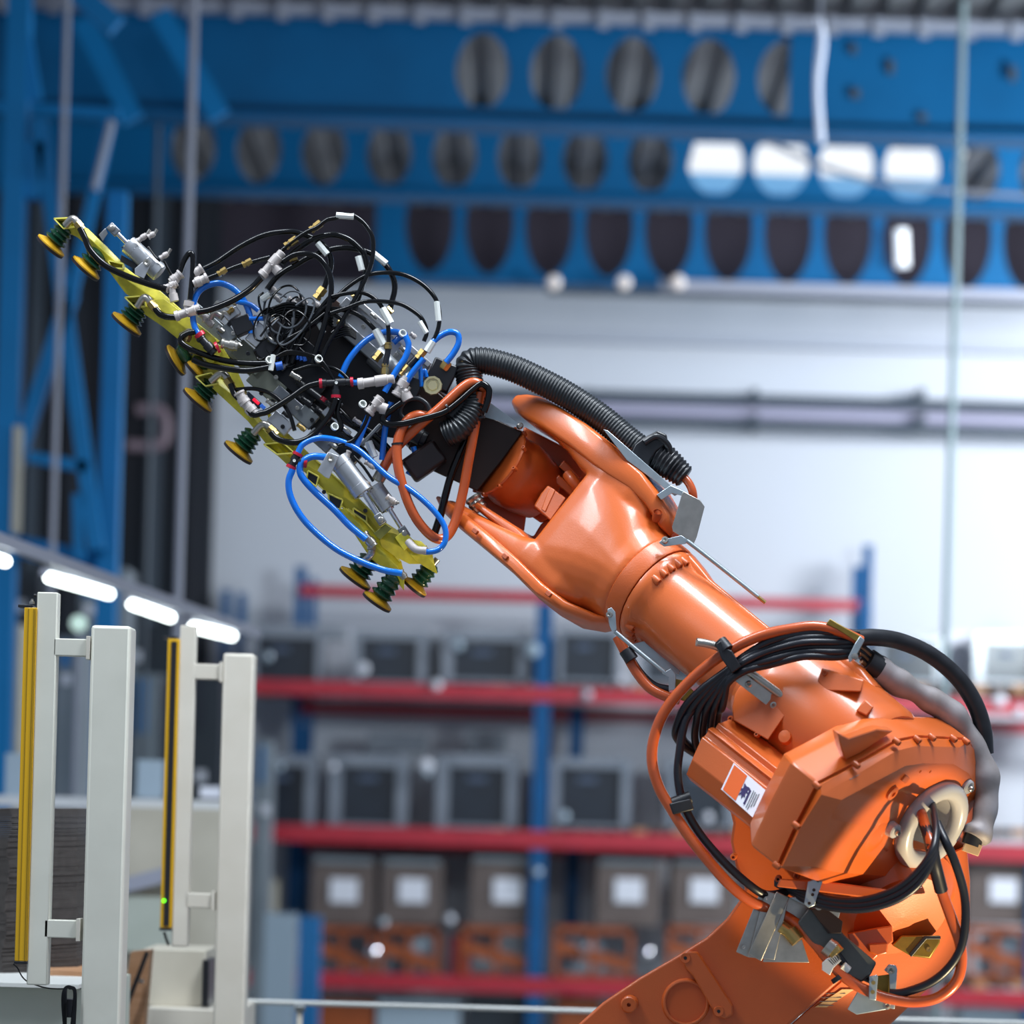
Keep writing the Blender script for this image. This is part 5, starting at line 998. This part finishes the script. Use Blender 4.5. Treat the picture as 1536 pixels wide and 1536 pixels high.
for k, (x, y, dx, dy, r, mm) in enumerate(((400, 600, 14, 11, 4, STEEL), (424, 618, 10, 8, 3.4, BKPL), (446, 636, 12, 10, 4, BRASS), (470, 648, 12, 9, 4.4, STEEL), (452, 596, 16, 12, 4, BKPL), (474, 612, 20, 16, 5, BKPL), (512, 640, 14, 11, 4, STEEL), (530, 628, 12, 9, 4, PLAS), (494, 664, 12, 8, 4, STEEL), (342, 470, 8, -8, 4, BRASS), (352, 512, 10, 8, 4, STEEL), (376, 480, 10, -6, 4, PLAS), (326, 490, 10, 8, 4, STEEL), (398, 504, 12, 9, 4, STEEL), (412, 444, 10, 8, 4.6, PLAS), (470, 452, 10, 8, 4.6, PLAS), (506, 482, 12, 9, 4, BRASS), (528, 446, 8, -6, 4, BRASS), (556, 470, 10, 8, 3, STEEL), (600, 520, 10, 8, 4, STEEL), (616, 500, 8, 7, 4, PLAS))):
    fit((x, y), (x + dx, y + dy), r, mm, 84 + (k % 3) * 5, 12, 'small_coupling')
for x, y in ((392, 590), (408, 602), (424, 640), (446, 612), (468, 630), (350, 500), (372, 530), (388, 540), (414, 566), (362, 476), (344, 486), (520, 470), (545, 490), (570, 512), (594, 532), (620, 556), (428, 604), (480, 656)):
    M().lathe(PX(x, y, 88 if x < 500 else 104), (0, -1, 0), [(-3 * K, 3.4 * K), (2 * K, 3.4 * K), (2.4 * K, 1.8 * K), (.6 * K, 1.5 * K), (.6 * K, .0002)], 10).build('cap_screw', STEEL if x % 4 else BKPL, GR)
hose('black_guide_tube', [(446, 572, 96), (520, 628, 98), (600, 694, 100)], 5.5, BKPL, GR, 12, 1); hose('black_guide_tube', [(440, 590, 100), (500, 640, 102), (560, 688, 104)], 4, BKPL, GR, 12, 1)
for x, y in ((330, 478), (340, 460), (322, 462), (316, 478)): M().sweep([PX(x, y, 96), PX(x + 6, y - 8, 92), PX(x + 16, y - 4, 92)], 4.4 * K, 10).build('metal_coupling', STEEL, GR)
# blue hoses
def BLH(pts, z=66, z1=None, r=4.8): return hose('blue_air_hose', zz(pts, z, z1 if z1 is not None else z), r, BLU, GR, 12, 7, 'bright blue air hose')
BLH([(302, 508), (292, 490), (289, 470), (292, 449), (303, 433), (325, 425), (345, 430), (362, 445), (374, 470), (377, 500)], 78, 90)
BLH([(354, 452), (375, 457), (388, 466)], 84, 86, 4); BLH([(374, 478), (395, 478)], 86, 84, 3.4)
BLH([(511, 566), (523, 540), (544, 515), (569, 500), (594, 498), (608, 504)], 74, 72); BLH([(608, 504), (613, 518), (608, 536), (594, 557), (577, 588)], 62, 62); BLH([(590, 514), (600, 506), (612, 502)], 76, 74)
BLH([(669, 544), (680, 530), (688, 514), (686, 501), (674, 498), (660, 504), (649, 513)], 66, 62); BLH([(636, 538), (621, 556), (609, 574)], 60, 64)
BLH([(587, 603), (582, 622), (577, 650), (573, 690)], 74, 84); BLH([(553, 624), (543, 648), (532, 676)], 60, 64)
BLH([(446, 681), (455, 666), (478, 657), (508, 661), (536, 674), (557, 692), (584, 716), (617, 736), (648, 763), (666, 788), (668, 810), (658, 824), (640, 828), (626, 824)], 60, 64, 4.6)
BLH([(490, 686), (468, 685), (453, 694), (450, 708), (458, 722), (475, 740), (502, 765), (524, 788), (549, 809)], 58, 66, 5.4)
BLH([(439, 704), (433, 722), (436, 745), (450, 772), (472, 797), (505, 824), (540, 842), (575, 855), (603, 860)], 58, 66, 5.2)
BLH([(620, 670), (624, 690), (612, 712)], 104, 108); BLH([(527, 574), (538, 574)], 62, 62, 4.4); BLH([(630, 548), (632, 580)], 80, 82, 3.4); BLH([(640, 566), (636, 556), (626, 580)], 84, 84, 3.4)
# white tags on hoses
for a, b, r, z in (((504, 323), (531, 325), 5, 66), ((476, 364), (491, 382), 5, 80), ((537, 384), (543, 406), 5, 74), ((560, 380), (580, 396), 5, 92), ((573, 462), (586, 486), 6.4, 60), ((563, 494), (576, 518), 6.4, 68), ((629, 482), (640, 500), 4, 56), ((655, 452), (658, 482), 4.4, 58), ((650, 512), (640, 528), 6, 60), ((552, 662), (562, 686), 6, 78), ((404, 442), (392, 450), 5, 84), ((410, 532), (406, 556), 4, 58), ((470, 470), (486, 500), 4, 82)):
    fit(a, b, r, TAG, z, 8, 'cable_tag', [(0, .5), (.02, 1), (.98, 1), (1, .5)])
for x, y, z in ((604, 500, 62), (478, 538, 56), (404, 540, 56), (502, 640, 60), (544, 606, 54)):
    M().lathe(PX(x, y, z), (.5, -1, .3), [(-2 * K, 6 * K), (2 * K, 6 * K), (2 * K, 4.6 * K), (-2 * K, 4.6 * K)], 14).build('zip_tie', TAG, GR)
# orange hoses round the wrist (belong to the tool's supply)
hose('orange_supply_hose', [(568, 716, 92), (582, 690, 86), (598, 668, 80), (627, 640, 70), (662, 610, 66), (690, 584, 66), (707, 574, 68), (720, 577, 72), (728, 590, 84), (726, 604, 96)], 7.5, OCAB, GR, 14, label='orange supply hose')
hose('orange_supply_hose', [(640, 624, 80), (624, 623, 74), (608, 634, 70), (597, 660, 66), (596, 690, 64), (602, 722, 64), (614, 758, 66), (630, 786, 70), (652, 807, 76), (670, 805, 84), (683, 782, 88), (694, 740, 88), (704, 685, 84), (713, 635, 80), (720, 588, 76)], 7.5, OCAB, GR, 14, label='orange supply hose')
BH([(602, 604), (588, 614), (575, 626), (580, 635), (600, 636), (627, 630), (650, 624), (669, 617), (690, 601), (707, 586), (722, 576), (733, 584), (732, 600), (726, 618)], 5.2, 60, 66, 'black_supply_cable')
BH([(704, 648), (690, 680), (677, 712), (669, 740), (660, 775), (652, 800)], 6, 100, 104, 'black_supply_cable')
for x, y, dx, dy in ((596, 666, 1, .2), (672, 612, .6, .8), (719, 628, 1, .6)):
    c_ = PX(x, y, 66 if x < 700 else 80); M().lathe(c_, V((-dy * .5, 0, 1)) if dx > .9 else V((1, 0, .7)), [(-1.5 * K, 9 * K), (1.5 * K, 9 * K)], 16).build('hose_tie', BKPL, GR)
fit((566, 722), (574, 708), 10, STEEL, 92, prof=[(0, .9), (.05, 1), (.95, 1), (1, .9)], name='hose_ferrule')

# ------------------------------------------------------------------ labels on parts that look different from the rest of their thing
PL = {'corrugated_conduit': 'black ribbed cable conduit', 'conduit_end': 'tapered ribbed conduit end', 'conduit_clamp': 'black conduit clamp', 'cable_entry_ring': 'pale grey round cable entry ring', 'pale_sleeve': 'pale grey fabric sleeve', 'thick_black_hose': 'thick black hose',
      'orange_cable': 'orange cable', 'black_cable': 'black cable', 'tool_adapter': 'dark brown tool adapter', 'warning_sticker': 'white and orange sticker with hand symbol', 'carrier_plate': 'bare metal plate', 'bracket_flange': 'stainless bracket', 'connector_housing': 'dark grey connector housing',
      'black_air_hose': 'glossy black air hose', 'suction_cup': 'suction cup with yellow lip', 'bellows': 'dark green bellows', 'air_cylinder': 'silver air cylinder', 'brass_nut': 'brass nut', 'signal_wire': 'thin dark wire', 'tee_fitting': 'push-in tee fitting', 'pressure_knob': 'champagne coloured round knob',
      'black_supply_cable': 'black supply cable', 'status_light': 'small green light', 'curtain_profile': 'yellow light-curtain bar', 'lens_strip': 'black lens strip', 'paper_label': 'paper label', 'added_glint_disc': 'added chrome disc for a glint'}
for o in bpy.data.objects:
    if o.parent and not o.get('label'):
        l = PL.get(o.name.split('.')[0])
        if l: o['label'] = l
